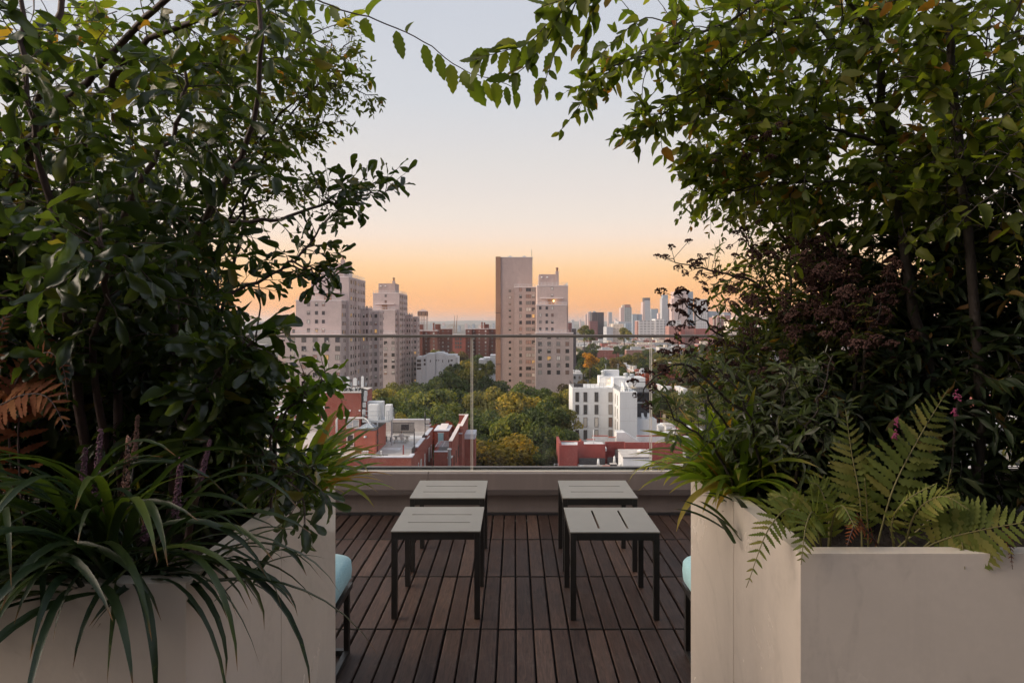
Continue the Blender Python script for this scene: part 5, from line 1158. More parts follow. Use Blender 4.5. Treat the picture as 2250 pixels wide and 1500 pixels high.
class Plant:
    def __init__(s, name, label, cat, base, kind, mat, stem_mat, seed=1, keep=220, group=None):
        s.t = thing(name, label, cat, base, group); s.base = np.array(base); s.kind = kind; s.mat = mat; s.stem_mat = stem_mat
        s.g = np.random.default_rng(seed); s.L = []; s.tw = MB(); s.keep = keep; s.heads = []
    def spline(s, pts, n=5):
        """catmull-rom through photo points (px, py, depth)"""
        P_ = [np.array(P(*p)) if len(p) == 3 else np.array(p[:3]) for p in pts]
        P_ = [2 * P_[0] - P_[1]] + P_ + [2 * P_[-1] - P_[-2]]; out = []
        for i in range(1, len(P_) - 2):
            for k in range(n):
                t = k / n; a, b, c, d = P_[i-1:i+3]
                out.append(.5 * ((2*b) + (-a + c) * t + (2*a - 5*b + 4*c - d) * t*t + (-a + 3*b - 3*c + d) * t**3))
        out.append(P_[-2]); return out
    def stem(s, pts, r0, r1, name='stem', jit=.004):
        c = s.spline(pts); m = len(c)
        c = [p + s.g.normal(scale=jit, size=3) * (0 < i < m - 1) for i, p in enumerate(c)]
        MB().tube([Vector(p) for p in c], [r0 + (r1 - r0) * (i / (m - 1)) ** .8 for i in range(m)], s.stem_mat, 7).build(name, s.t)
        return c
    def leaf(s, p, d, nrm, size): s.L.append((p, nz(d), nz(nrm), size))
    def twig(s, p, d, length, nl, size, droop=.3, spread=.9, r=.0016, ups=.6, vary=.35, bare=.15, tip=True):
        g = s.g; n = max(3, nl); d = nz(d); pts = [p]; step = length / n; side = nz(np.cross(d, UP) + g.normal(scale=.3, size=3))
        for i in range(n):
            d = nz(d + g.normal(scale=.10, size=3) - UP * droop / n); p = p + d * step; pts.append(p)
            if i / n < bare: continue
            sd = side if i % 2 else -side; sd = nz(sd + g.normal(scale=.35, size=3) + UP * g.normal(scale=.3))
            ld = nz(d * (1 - spread * .6) + sd * spread - UP * g.uniform(0, .5))
            nr = UP * ups + g.normal(scale=.55, size=3)
            nr = nr - ld * np.dot(nr, ld); s.leaf(p, ld, nr, size * g.uniform(1 - vary, 1 + vary) * (1 - .35 * (i / n) ** 3))
        if tip: nr = UP * ups + g.normal(scale=.5, size=3); s.leaf(p, d - UP * .1, nr - d * np.dot(nr, d), size * g.uniform(.7, 1))
        if r: s.tw.tube([Vector(q) for q in pts], [r * (1 - .6 * i / n) for i in range(n + 1)], s.stem_mat, 4, False)
        return p
    def along(s, c, t0, t1, n, length, nl, size, out=.8, droop=.3, **kw):
        """side twigs from a stem between its fractions t0 and t1"""
        g = s.g; m = len(c) - 1
        for k in range(n):
            u = (t0 + (t1 - t0) * (k + g.random()) / n) * m; i = min(int(u), m - 1); p = c[i] + (c[i+1] - c[i]) * (u - i); d = nz(c[i+1] - c[i])
            a = nz(np.cross(d, g.normal(size=3))); s.twig(p, d * (1.1 - out) + a * out + UP * .1, length * g.uniform(.6, 1.3), nl, size, droop, **kw)
        return s
    def clump(s, px, py, Y, rx, ry, rY, n, length, nl, size, droop=.3, away=.5, **kw):
        c = np.array(P(px, py, Y)); R_ = np.array([rx * Y / F, rY, ry * Y / F]); g = s.g
        for k in range(n):
            q = g.normal(size=3); q = q / np.linalg.norm(q) * g.random() ** (1 / 2.2)
            p = c + q * R_; d = nz(q * R_) * away + g.normal(scale=.6, size=3) + UP * .15
            s.twig(p, d, length * g.uniform(.6, 1.3), nl, size, droop, **kw)
        return s
    def finish(s):
        hi, lo = TPL[s.kind]; L_ = s.L; g = s.g
        L_.sort(key=lambda l: -l[3] / max(.5, l[0][1]) ** 1.6)
        hm = []
        for V, Fc, al in hi: hm.append(np_mesh('leaf', V, Fc, s.mat, np.zeros(len(V)), al))
        for p, d, nr, sz in L_[:s.keep]:
            k = g.integers(4); o = link_mesh('leaf', hm[k], s.t); y = np.cross(nr, d); nr = np.cross(d, y)
            y = nz(y); nr = np.cross(d, y)
            if not np.isfinite(np.concatenate([p, d, y, nr])).all(): print('BAD LEAF', s.t.name, p, d, y, nr)
            o.location = p - s.base; o.scale = (sz, sz, sz); o.rotation_mode = 'QUATERNION'
            o.rotation_quaternion = Matrix([[d[i], y[i], nr[i]] for i in range(3)]).to_quaternion()
        rest = L_[s.keep:]
        if rest:
            VV, FF, RR, AA = [], [], [], []; off = 0
            pos = np.array([l[0] for l in rest]) - s.base; D = np.array([l[1] for l in rest]); Nn = np.array([l[2] for l in rest]); S = np.array([l[3] for l in rest])
            Yv = np.cross(Nn, D); Yv /= np.linalg.norm(Yv, axis=1)[:, None] + 1e-9; Nn = np.cross(D, Yv)
            which = g.integers(4, size=len(rest)); rn = g.random(len(rest))
            for k in range(4):
                V, Fc, al = lo[k]; ix = np.where(which == k)[0]
                if not len(ix): continue
                W = pos[ix][:, None, :] + S[ix][:, None, None] * (V[None, :, 0:1] * D[ix][:, None, :] + V[None, :, 1:2] * Yv[ix][:, None, :] + V[None, :, 2:3] * Nn[ix][:, None, :])
                VV.append(W.reshape(-1, 3)); n = len(V)
                FF.append((Fc[None] + (np.arange(len(ix)) * n)[:, None, None] + off).reshape(-1, 4)); off += len(ix) * n
                RR.append(np.repeat(rn[ix], n)); AA.append(np.tile(al, len(ix)))
            link_mesh('foliage', np_mesh('foliage', np.vstack(VV), np.vstack(FF), s.mat, np.concatenate(RR), np.concatenate(AA)), s.t, 'stuff')
        if s.tw.v: s.tw.build('twigs', s.t, 'stuff')
        return len(L_)

M['lf_glossy'] = leaf_mat('glossy_dark_leaf', [(0, (.022, .036, .015)), (.6, (.040, .060, .020)), (.93, (.062, .080, .022)), (1, (.14, .11, .03))], .38, .26, .6)
M['lf_birch'] = leaf_mat('birch_leaf', [(0, (.055, .075, .018)), (.55, (.098, .122, .022)), (.88, (.14, .15, .026)), (.95, (.17, .13, .03)), (1, (.22, .09, .03))], .55, .5, .3)
M['lf_fine'] = leaf_mat('fine_leaf', [(0, (.045, .058, .02)), (.6, (.075, .09, .024)), (.92, (.10, .10, .03)), (1, (.18, .08, .03))], .5, .55, .25)
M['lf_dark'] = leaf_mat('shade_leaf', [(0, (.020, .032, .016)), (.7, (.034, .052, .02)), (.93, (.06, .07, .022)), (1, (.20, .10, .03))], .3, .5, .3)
M['lf_sage'] = leaf_mat('sage_leaf', [(0, (.055, .075, .04)), (.6, (.09, .115, .05)), (.9, (.17, .18, .14)), (1, (.28, .27, .25))], .35, .5, .35)
M['lf_lime'] = leaf_mat('lime_leaf', [(0, (.06, .10, .016)), (.7, (.09, .14, .02)), (1, (.13, .17, .03))], .5, .4, .35)
M['bark_red'] = plain('reddish_stem', (.075, .042, .036), .6, .3, 20, bmp=.3)
M['bark_dark'] = plain('dark_stem', (.04, .03, .025), .7, .3, 20, bmp=.3)

# --- glossy-leaved shrub on the left
SOIL = TOP - .07
p1 = Plant('glossy_shrub', 'tall shrub with glossy rounded leaves filling the left planter', 'shrub', (P(330, 0, 1.6).x, 1.6, SOIL), 'obov', M['lf_glossy'], M['bark_red'], 11, 280)
b0 = tuple(p1.base)
def root(px, Y): return (P(px, 0, Y).x, Y, SOIL - .03, 0)
c = p1.stem([root(330, 1.6), (370, 900, 1.6), (415, 560, 1.6), (500, 400, 1.55), (556, 270, 1.5), (572, 90, 1.45), (555, -60, 1.45)], .011, .004)
p1.along(c, .3, 1, 32, .11, 6, .058, .8)
c = p1.stem([root(300, 1.7), (330, 800, 1.7), (385, 590, 1.72), (470, 495, 1.78), (600, 487, 1.82), (690, 455, 1.85), (770, 432, 1.9), (848, 420, 1.92)], .010, .002)
p1.along(c, .45, .8, 9, .08, 4, .046, .7, .35); p1.along(c, .72, 1, 17, .085, 5, .047, .7, -.15, r=.0014); p1.along(c, .72, .95, 9, .075, 5, .047, .9, -.7, r=.0012)
p1.twig(c[-1], c[-1] - c[-3], .05, 5, .044, -.1)
c = p1.stem([root(310, 1.65), (350, 850, 1.65), (430, 680, 1.7), (520, 640, 1.75), (620, 590, 1.8), (680, 540, 1.8), (728, 475, 1.82)], .009, .002)
p1.along(c, .4, 1, 24, .06, 5, .046, .7, .1); p1.twig(c[-1], c[-1] - c[-3], .06, 5, .046, 0)
for pts in ([(620, 590, 1.8), (680, 592, 1.8), (742, 575, 1.82)], [(640, 570, 1.8), (690, 600, 1.78), (716, 622, 1.76)]):
    c2 = p1.stem(pts, .003, .0015); p1.along(c2, .2, 1, 8, .05, 4, .050, .7, .4)
c = p1.stem([root(350, 1.5), (400, 950, 1.45), (470, 860, 1.4), (490, 800, 1.4), (555, 750, 1.4)], .010, .003)
p1.along(c, .3, 1, 26, .08, 6, .068, .8, .3); p1.twig(c[-1], c[-1] - c[-3], .07, 6, .07, .1)
c = p1.stem([root(400, 1.5), (450, 1000, 1.45), (460, 910, 1.45), (505, 860, 1.45), (545, 815, 1.5)], .008, .003)
p1.along(c, .3, 1, 26, .08, 6, .066, .8, .5)
c = p1.stem([root(250, 1.5), (210, 800, 1.4), (240, 600, 1.3), (215, 520, 1.25)], .010, .003); p1.along(c, .3, 1, 34, .11, 6, .062, .8, .3)
c = p1.stem([root(220, 1.5), (150, 700, 1.4), (100, 420, 1.35), (60, 180, 1.3), (40, -40, 1.3)], .012, .004); p1.along(c, .3, 1, 32, .12, 6, .060, .8, .3)
c = p1.stem([root(280, 1.55), (250, 640, 1.45), (300, 420, 1.4), (390, 280, 1.4), (420, 120, 1.4)], .011, .003); p1.along(c, .3, 1, 28, .12, 6, .058, .8, .4)
for a in ((120, 320, 1.55, 170, 180, .2, 14), (300, 320, 1.6, 150, 200, .2, 10), (150, 640, 1.5, 190, 160, .2, 85), (340, 660, 1.55, 120, 150, .2, 66), (450, 400, 1.65, 60, 120, .15, 10), (200, 840, 1.62, 220, 120, .14, 90), (390, 890, 1.58, 120, 100, .14, 60), (470, 950, 1.62, 80, 70, .12, 30), (120, 90, 1.5, 180, 120, .2, 14), (430, 980, 1.62, 100, 70, .12, 30)):
    p1.clump(*a, .11, 6, .058, .4)
# lower sprays hanging over the planter edge
for pts in ([(560, 1000, 1.5), (620, 1010, 1.45), (690, 1060, 1.42)], [(590, 1020, 1.5), (640, 1050, 1.42), (668, 1105, 1.4)]):
    c2 = p1.stem(pts, .003, .0015); p1.along(c2, .15, 1, 9, .06, 5, .052, .8, .7); p1.twig(c2[-1], c2[-1] - c2[-3], .05, 5, .05, .6)
p1.finish()
# --- bright sprig in front of the brick tower
p1b = Plant('bright_sprig', 'sprig of bright backlit green leaves in front of the brick tower', 'plant', (P(610, 0, 1.55).x, 1.55, SOIL), 'obov', M['lf_lime'], M['bark_red'], 5, 120)
c = p1b.stem([root(600, 1.55), (600, 960, 1.52), (640, 895, 1.5), (690, 850, 1.5), (722, 838, 1.5)], .004, .0015); p1b.along(c, .5, 1, 16, .05, 4, .048, .9, .1); p1b.twig(c[-1], c[-1] - c[-2], .04, 4, .05, 0)
c = p1b.stem([root(590, 1.6), (610, 930, 1.56), (655, 870, 1.55), (668, 822, 1.55)], .003, .0015); p1b.along(c, .5, 1, 12, .05, 4, .042, .9, .1); p1b.twig(c[-1], c[-1] - c[-2], .04, 4, .045, 0)
c = p1b.stem([root(570, 1.6), (560, 950, 1.6), (600, 890, 1.6), (640, 930, 1.6), (690, 905, 1.58)], .003, .0015); p1b.along(c, .4, 1, 14, .05, 4, .040, .9, .1)
p1b.finish()

# --- birch on the left, one twig crossing the sky
p2 = Plant('birch_tree', 'birch with toothed leaves at upper left, one twig crossing the sky', 'tree', (P(140, 0, 1.85).x, 1.85, SOIL), 'birch', M['lf_birch'], M['bark_red'], 21, 220)
c = p2.stem([root(140, 1.85), (100, 800, 1.85), (20, 420, 1.8), (120, 250, 1.75), (290, 70, 1.7), (430, -60, 1.65)], .016, .007, 'trunk'); p2.along(c, .4, 1, 26, .15, 7, .050, .8)
c = p2.stem([root(120, 1.9), (60, 700, 1.9), (70, 300, 1.85), (110, 100, 1.8), (150, -80, 1.8)], .015, .007, 'trunk'); p2.along(c, .4, 1, 20, .15, 7, .050, .8)
c = p2.stem([root(180, 1.9), (140, 700, 1.85), (180, 320, 1.8), (240, 190, 1.75), (330, 90, 1.7), (500, 20, 1.65), (640, -30, 1.6)], .014, .005, 'trunk'); p2.along(c, .4, 1, 28, .15, 7, .048, .8)
for a in ((120, 180, 1.95, 180, 200, .25, 22), (370, 130, 1.9, 180, 150, .25, 24), (560, 90, 1.8, 130, 100, .2, 20), (60, 520, 1.95, 120, 200, .2, 30), (400, 330, 1.9, 110, 110, .2, 16), (620, 60, 1.75, 80, 60, .15, 16), (250, 420, 1.95, 150, 130, .2, 26)): p2.clump(*a, .15, 7, .045, .5)
c = p2.stem([(640, -30, 1.6), (730, 15, 1.6), (830, 45, 1.6), (930, 90, 1.6), (1010, 150, 1.6), (1075, 172, 1.62), (1138, 196, 1.63)], .0022, .0008, 'sky_twig', .001)
g_ = np.random.default_rng(3)
for k, (t, sz) in enumerate([(.16, .052), (.30, .060), (.28, .05), (.40, .066), (.50, .062), (.56, .06), (.62, .066), (.68, .055), (.74, .066), (.80, .05), (.86, .052), (.93, .045), (.99, .04), (.44, .035)]):
    u = t * (len(c) - 1); i = min(int(u), len(c) - 2); p = c[i] + (c[i+1] - c[i]) * (u - i); d = nz(c[i+1] - c[i])
    ld = nz(d * .35 - UP * (1 if k not in (1, 13) else -.6) + g_.normal(scale=.18, size=3)); nr = np.array([g_.normal(scale=.4), -1, .3 + g_.normal(scale=.3)])
    p2.leaf(p - UP * .006 if k not in (1, 13) else p, ld, nr - ld * np.dot(nr, ld), sz * 1.08)
p2.finish()
# --- fine-leaved shrub behind
p3 = Plant('fine_shrub', 'fine-leaved twiggy shrub behind the glossy one', 'shrub', (P(420, 0, 1.95).x, 1.95, SOIL), 'small', M['lf_fine'], M['bark_dark'], 31, 120)
for pts in ([root(420, 1.95), (460, 800, 1.95), (520, 560, 1.95), (560, 380, 1.95), (640, 250, 1.95), (740, 130, 1.95), (776, 75, 1.95)], [root(400, 1.98), (430, 700, 2), (540, 420, 2), (640, 300, 2), (760, 264, 2)], [root(410, 2), (440, 700, 2), (520, 480, 2), (600, 430, 2), (680, 400, 2)], [root(400, 1.95), (420, 600, 1.95), (560, 320, 1.95), (700, 190, 1.95), (830, 208, 1.95)]):
    c = p3.stem(pts, .007, .001); p3.along(c, .35, .85, 40, .10, 8, .024, .8, .2, r=.001); p3.along(c, .8, 1, 16, .055, 6, .022, .7, .2, r=.0008)
for a in ((560, 180, 1.95, 130, 130, .2, 95), (420, 280, 2.0, 150, 150, .2, 85), (600, 280, 1.95, 80, 60, .15, 34), (430, 470, 2.0, 80, 60, .15, 24), (250, 250, 2.0, 180, 180, .2, 70), (680, 130, 1.95, 70, 80, .12, 34), (300, 620, 2.0, 200, 150, .15, 150), (440, 780, 2.0, 70, 120, .1, 50), (500, 930, 2.0, 80, 90, .1, 60)): p3.clump(*a, .11, 8, .027, .3, r=.001)
p3.finish()
# --- dark understorey that closes the left hedge
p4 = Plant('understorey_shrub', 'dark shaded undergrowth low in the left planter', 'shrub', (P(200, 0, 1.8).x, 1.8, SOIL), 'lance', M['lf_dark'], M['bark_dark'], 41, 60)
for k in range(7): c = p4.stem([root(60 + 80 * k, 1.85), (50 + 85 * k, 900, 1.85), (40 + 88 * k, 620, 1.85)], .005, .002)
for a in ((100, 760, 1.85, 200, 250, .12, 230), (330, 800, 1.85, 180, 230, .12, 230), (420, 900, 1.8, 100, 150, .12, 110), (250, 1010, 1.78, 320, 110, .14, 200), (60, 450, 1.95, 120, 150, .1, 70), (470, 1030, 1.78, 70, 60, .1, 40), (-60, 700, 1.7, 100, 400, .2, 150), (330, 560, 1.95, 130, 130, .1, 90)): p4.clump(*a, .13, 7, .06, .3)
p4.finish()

# planting carried on out of view at left, added to block light
p5 = Plant('hedge_shrub', 'dense dark hedge added out of view at far left to block light', 'shrub', (-1.75, 1.6, SOIL), 'lance', M['lf_dark'], M['bark_dark'], 45, 40)
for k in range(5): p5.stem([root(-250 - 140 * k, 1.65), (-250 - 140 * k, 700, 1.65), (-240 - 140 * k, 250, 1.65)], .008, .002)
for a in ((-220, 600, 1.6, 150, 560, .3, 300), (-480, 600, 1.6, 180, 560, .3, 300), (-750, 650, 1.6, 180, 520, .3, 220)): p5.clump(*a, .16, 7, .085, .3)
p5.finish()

# --- birch on the right
q1 = Plant('birch_tree', 'birch with drooping green branches at upper right', 'tree', (P(2060, 0, 1.75).x, 1.75, SOIL), 'birch', M['lf_birch'], M['bark_dark'], 51, 290)
c = q1.stem([root(2060, 1.75), (2050, 900, 1.75), (1990, 560, 1.72), (1955, 300, 1.7), (1925, 120, 1.68), (1890, -80, 1.65)], .017, .008, 'trunk'); q1.along(c, .4, 1, 36, .17, 8, .044, .8)
c = q1.stem([root(2140, 1.7), (2150, 800, 1.68), (2110, 400, 1.6), (2090, 100, 1.55), (2080, -80, 1.5)], .015, .007, 'trunk'); q1.along(c, .4, 1, 46, .18, 8, .05, .8)
for pts, n in (([(1955, 300, 1.7), (1860, 130, 1.7), (1760, 40, 1.7), (1640, 108, 1.68), (1540, 190, 1.66), (1450, 255, 1.65), (1402, 295, 1.65)], 60), ([(1925, 120, 1.68), (1850, -10, 1.65), (1720, -20, 1.62), (1600, 45, 1.6), (1480, 100, 1.6), (1370, 135, 1.6), (1320, 165, 1.6), (1285, 200, 1.6)], 50),
             ([(1960, 330, 1.7), (1850, 290, 1.7), (1720, 270, 1.7), (1600, 330, 1.7), (1520, 350, 1.7)], 50), ([(1970, 420, 1.72), (1860, 400, 1.72), (1700, 400, 1.72), (1600, 420, 1.72), (1530, 415, 1.72)], 44)):
    c = q1.stem(pts, .006, .001, 'limb', .002); q1.along(c, .25, .62, int(n * .6), .12, 7, .042, .75, .4, ups=.4); q1.along(c, .55, 1, int(n * .5), .06, 5, .036, .55, .35, r=.001, ups=.4)
for pts, sz, n in (([(1470, -60, 1.5), (1340, -40, 1.5), (1230, 30, 1.5), (1160, 95, 1.5), (1095, 115, 1.5), (1042, 130, 1.5)], .054, 24), ([(1300, -50, 1.5), (1240, 10, 1.5), (1200, 90, 1.5), (1150, 150, 1.5), (1120, 168, 1.5)], .050, 14), ([(1290, -40, 1.5), (1245, 50, 1.5), (1215, 130, 1.5), (1186, 205, 1.5)], .048, 12), ([(1345, -50, 1.5), (1305, 20, 1.5), (1290, 70, 1.5), (1277, 120, 1.5)], .040, 14),
                ([(1500, 60, 1.6), (1420, 40, 1.6), (1365, 75, 1.6), (1330, 110, 1.6), (1300, 140, 1.6)], .046, 13), ([(1560, 180, 1.65), (1480, 215, 1.65), (1430, 240, 1.65), (1385, 195, 1.65)], .035, 12), ([(1345, 130, 1.6), (1300, 185, 1.6), (1262, 250, 1.6), (1222, 298, 1.6)], .036, 8), ([(1380, -40, 1.5), (1330, -10, 1.5), (1260, -5, 1.5), (1190, 15, 1.5)], .054, 15)):
    c = q1.stem(pts, .0018, .0007, 'sky_twig', .001); m = len(c) - 1
    for k in range(n):
        u = (.22 + .78 * (k + g_.random()) / n) * m; i = min(int(u), m - 1); p = c[i] + (c[i+1] - c[i]) * (u - i); d = nz(c[i+1] - c[i])
        sd = nz(np.cross(d, [0, -1, 0])) * (1 if k % 2 else -1)
        ld = nz(d * .55 + sd * g_.uniform(.2, .8) - UP * g_.uniform(.15, .6) + np.array([g_.normal(scale=.25), g_.normal(scale=.35), 0])); nr = np.array([g_.normal(scale=.6), -1, .5 + g_.normal(scale=.5)])
        q1.leaf(p, ld, nr - ld * np.dot(nr, ld), sz * g_.uniform(.65, 1.15))
for a in ((1760, 120, 1.75, 150, 130, .2, 30), (1900, 250, 1.75, 170, 200, .22, 44), (2080, 150, 1.65, 180, 200, .22, 64), (2150, 380, 1.6, 140, 150, .2, 70), (1980, 430, 1.75, 150, 110, .2, 46), (1780, 330, 1.75, 140, 110, .2, 34), (1680, 400, 1.78, 90, 90, .15, 18), (1660, 60, 1.7, 110, 90, .15, 22), (2200, 80, 1.5, 90, 200, .2, 46), (1860, 60, 1.7, 130, 90, .15, 30), (1540, 150, 1.68, 80, 60, .12, 16), (1500, 240, 1.68, 70, 40, .1, 14), (1440, 120, 1.62, 60, 40, .1, 10), (1590, 260, 1.7, 70, 60, .12, 14)): q1.clump(*a, .14, 7, .042, .5, ups=.4)
q1.finish()
# fine crown behind the birch
q1b = Plant('fine_shrub', 'fine-leaved twiggy shrub behind the right birch', 'shrub', (P(1880, 0, 1.95).x, 1.95, SOIL), 'small', M['lf_fine'], M['bark_dark'], 52, 120)
for pts in ([root(1900, 1.95), (1860, 700, 1.95), (1760, 480, 1.95), (1690, 330, 1.95), (1640, 180, 1.95)], [root(1910, 1.95), (1880, 700, 1.95), (1720, 520, 1.95), (1640, 400, 1.95), (1525, 350, 1.95)], [root(1900, 1.98), (1890, 600, 1.98), (1760, 430, 1.98), (1640, 440, 1.98), (1520, 425, 1.98)]):
    c = q1b.stem(pts, .009, .001); q1b.along(c, .3, 1, 70, .10, 8, .025, .8, .2, r=.001)
for a in ((1710, 300, 1.95, 130, 110, .2, 75), (1660, 400, 1.95, 90, 80, .15, 50), (1800, 200, 2.0, 170, 180, .2, 70), (1950, 300, 2.0, 200, 250, .2, 95), (1740, 480, 1.95, 90, 60, .15, 44), (2120, 250, 2.0, 160, 280, .2, 110), (1850, 460, 1.98, 140, 90, .15, 70)): q1b.clump(*a, .11, 8, .027, .3, r=.001)
q1b.finish()
# --- seed-head shrub
M['seed'] = plain('dry_seed_heads', (.050, .019, .014), .9, .5, 60)
def seed_head(seed):
    g = np.random.default_rng(seed); mb = MB()
    for k in range(34):
        a = g.uniform(0, 6.28); r = math.sqrt(g.random()); x, y = r * math.cos(a), r * math.sin(a); z = .45 * (1 - r * r) + g.uniform(-.12, .12); s = g.uniform(.15, .26)
        mb.add([(x + s, y, z), (x - s, y, z), (x, y + s, z), (x, y - s, z), (x, y, z + s), (x, y, z - s)], [(0,2,4),(2,1,4),(1,3,4),(3,0,4),(2,0,5),(1,2,5),(3,1,5),(0,3,5)], M['seed'])
        if k % 5 == 0: mb.tube([(0, 0, -.9), (x, y, z)], .02, M['seed'], 3, False)
    o = mb.build('seed_head'); me = o.data; bpy.data.objects.remove(o); return me
SEED = [seed_head(k) for k in range(4)]
q2 = Plant('seed_head_shrub', 'shrub with dark red-brown seed heads in the right planter', 'shrub', (P(1860, 0, 1.85).x, 1.85, SOIL), 'lance', M['lf_fine'], M['bark_dark'], 61, 200)
heads = []
def seedy(pts, n, sz, every=.25):
    c = q2.stem(pts, .006, .0012); m = len(c) - 1
    q2.along(c, .3, .66, int(n * .8), .07, 5, .028, .8, .2, r=.001)
    for k in range(int(n * 1.1)):
        u = (.45 + .55 * q2.g.random()) * m; i = min(int(u), m - 1); p = c[i] + (c[i+1] - c[i]) * (u - i) + q2.g.normal(scale=.022, size=3)
        heads.append((p, sz * 1.05 * q2.g.uniform(.6, 1.2))); q2.tw.tube([Vector(c[i]), Vector(p)], .0008, M['bark_dark'], 3, False)
seedy([root(1860, 1.85), (1800, 850, 1.85), (1680, 640, 1.85), (1580, 600, 1.85), (1520, 585, 1.85), (1466, 568, 1.85)], 20, .012)
seedy([root(1860, 1.85), (1790, 900, 1.8), (1660, 800, 1.75), (1590, 740, 1.75), (1530, 690, 1.75), (1488, 645, 1.75)], 18, .016)
seedy([root(1850, 1.85), (1780, 800, 1.9), (1700, 640, 1.9), (1650, 540, 1.9), (1615, 500, 1.9)], 18, .012)
seedy([root(1870, 1.85), (1840, 800, 1.85), (1800, 640, 1.8), (1780, 520, 1.8)], 24, .016); seedy([root(1880, 1.8), (1880, 800, 1.75), (1860, 680, 1.7), (1840, 560, 1.7)], 26, .018)
seedy([root(1890, 1.8), (1900, 800, 1.7), (1930, 680, 1.65), (1960, 580, 1.65)], 20, .016); seedy([root(1820, 1.8), (1720, 950, 1.7), (1600, 880, 1.65), (1500, 800, 1.65), (1440, 830, 1.65), (1400, 880, 1.65)], 16, .012)
seedy([root(1830, 1.8), (1700, 900, 1.75), (1560, 800, 1.7), (1480, 740, 1.7)], 18, .013)
for px, py, rx, ry, n, sz in ((1810, 640, 120, 100, 50, .017), (1870, 740, 120, 90, 34, .017), (1710, 700, 90, 80, 26, .013), (1780, 540, 90, 50, 20, .014), (1620, 640, 70, 60, 30, .011), (1700, 290, 60, 30, 16, .014), (1660, 330, 60, 30, 16, .011), (1690, 820, 90, 60, 20, .012)):
    for k in range(n): heads.append((np.array(P(px + q2.g.normal() * rx * .5, py + q2.g.normal() * ry * .5, 1.69 + q2.g.normal() * .08)), sz * q2.g.uniform(.6, 1.25)))
for a in ((1710, 620, 1.9, 70, 90, .12, 64), (1790, 640, 1.9, 120, 130, .12, 150), (1690, 790, 1.85, 80, 70, .12, 70), (1740, 800, 1.85, 120, 110, .12, 120), (1890, 640, 1.85, 120, 120, .12, 120), (1630, 690, 1.85, 40, 40, .1, 12)): q2.clump(*a, .09, 7, .030, .3, r=.001)
q2.finish()
heads.sort(key=lambda h: -h[1]); hb_ = MB()
for k, (p, sz) in enumerate(heads):
    rot = (q2.g.normal() * .5, q2.g.normal() * .5, q2.g.uniform(0, 6.28)); me = SEED[q2.g.integers(4)]
    if k < 280:
        o = link_mesh('seed_head', me, q2.t); o.location = p - q2.base; o.scale = (sz, sz, sz); o.rotation_euler = rot
    else:
        mt_ = Matrix.Translation(Vector(p)) @ Euler(rot).to_matrix().to_4x4() @ Matrix.Scale(sz, 4)
        hb_.add([mt_ @ v.co for v in me.vertices], [tuple(f.vertices) for f in me.polygons], M['seed'])
if hb_.v: hb_.build('small_seed_heads', q2.t, 'stuff')
# --- grey-green shrub
q4 = Plant('sage_shrub', 'grey-green shrub with pale leaves beside the spiky grass at right', 'shrub', (P(1640, 0, 1.75).x, 1.75, SOIL), 'lance', M['lf_sage'], M['bark_dark'], 71, 200)
for pts in ([root(1660, 1.75), (1620, 1000, 1.7), (1560, 880, 1.65), (1500, 800, 1.65)], [root(1680, 1.75), (1660, 980, 1.65), (1620, 860, 1.6), (1560, 790, 1.6)], [root(1700, 1.75), (1700, 980, 1.65), (1720, 880, 1.6), (1740, 800, 1.6)], [root(1740, 1.7), (1760, 980, 1.6), (1800, 880, 1.55), (1830, 780, 1.55)], [root(1640, 1.75), (1580, 1000, 1.7), (1500, 930, 1.68), (1440, 850, 1.68)]):
    c = q4.stem(pts, .005, .0012); q4.along(c, .25, 1, 15, .06, 5, .034, .8, .3, r=.0012)
for a in ((1680, 910, 1.75, 80, 80, .1, 60), (1750, 920, 1.65, 100, 90, .12, 60), (1620, 860, 1.8, 60, 50, .08, 20), (1620, 940, 1.85, 40, 40, .06, 16)): q4.clump(*a, .08, 6, .036, .3, r=.0012)
q4.finish()
# --- dark right hedge
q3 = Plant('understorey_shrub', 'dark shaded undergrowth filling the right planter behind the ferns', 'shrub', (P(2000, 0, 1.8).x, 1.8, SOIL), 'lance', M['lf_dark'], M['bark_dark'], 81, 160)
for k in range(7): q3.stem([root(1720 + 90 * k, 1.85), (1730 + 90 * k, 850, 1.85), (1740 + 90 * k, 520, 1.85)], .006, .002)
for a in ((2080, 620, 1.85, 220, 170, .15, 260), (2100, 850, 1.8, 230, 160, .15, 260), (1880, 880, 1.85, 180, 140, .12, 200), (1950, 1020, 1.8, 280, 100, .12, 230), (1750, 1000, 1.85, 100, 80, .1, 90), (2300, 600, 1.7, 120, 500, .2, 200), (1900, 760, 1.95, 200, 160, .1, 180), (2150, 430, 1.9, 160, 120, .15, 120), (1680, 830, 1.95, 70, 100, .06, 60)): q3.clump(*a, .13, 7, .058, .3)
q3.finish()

q5 = Plant('hedge_shrub', 'dense dark hedge closing the far right end of the planter', 'shrub', (1.75, 1.65, SOIL), 'lance', M['lf_dark'], M['bark_dark'], 46, 40)
for k in range(5): q5.stem([root(2420 + 120 * k, 1.68), (2420 + 120 * k, 700, 1.68), (2420 + 120 * k, 250, 1.68)], .008, .002)
for a in ((2450, 620, 1.65, 130, 560, .25, 220), (2700, 620, 1.65, 170, 560, .25, 220)): q5.clump(*a, .16, 7, .085, .3)
q5.finish()

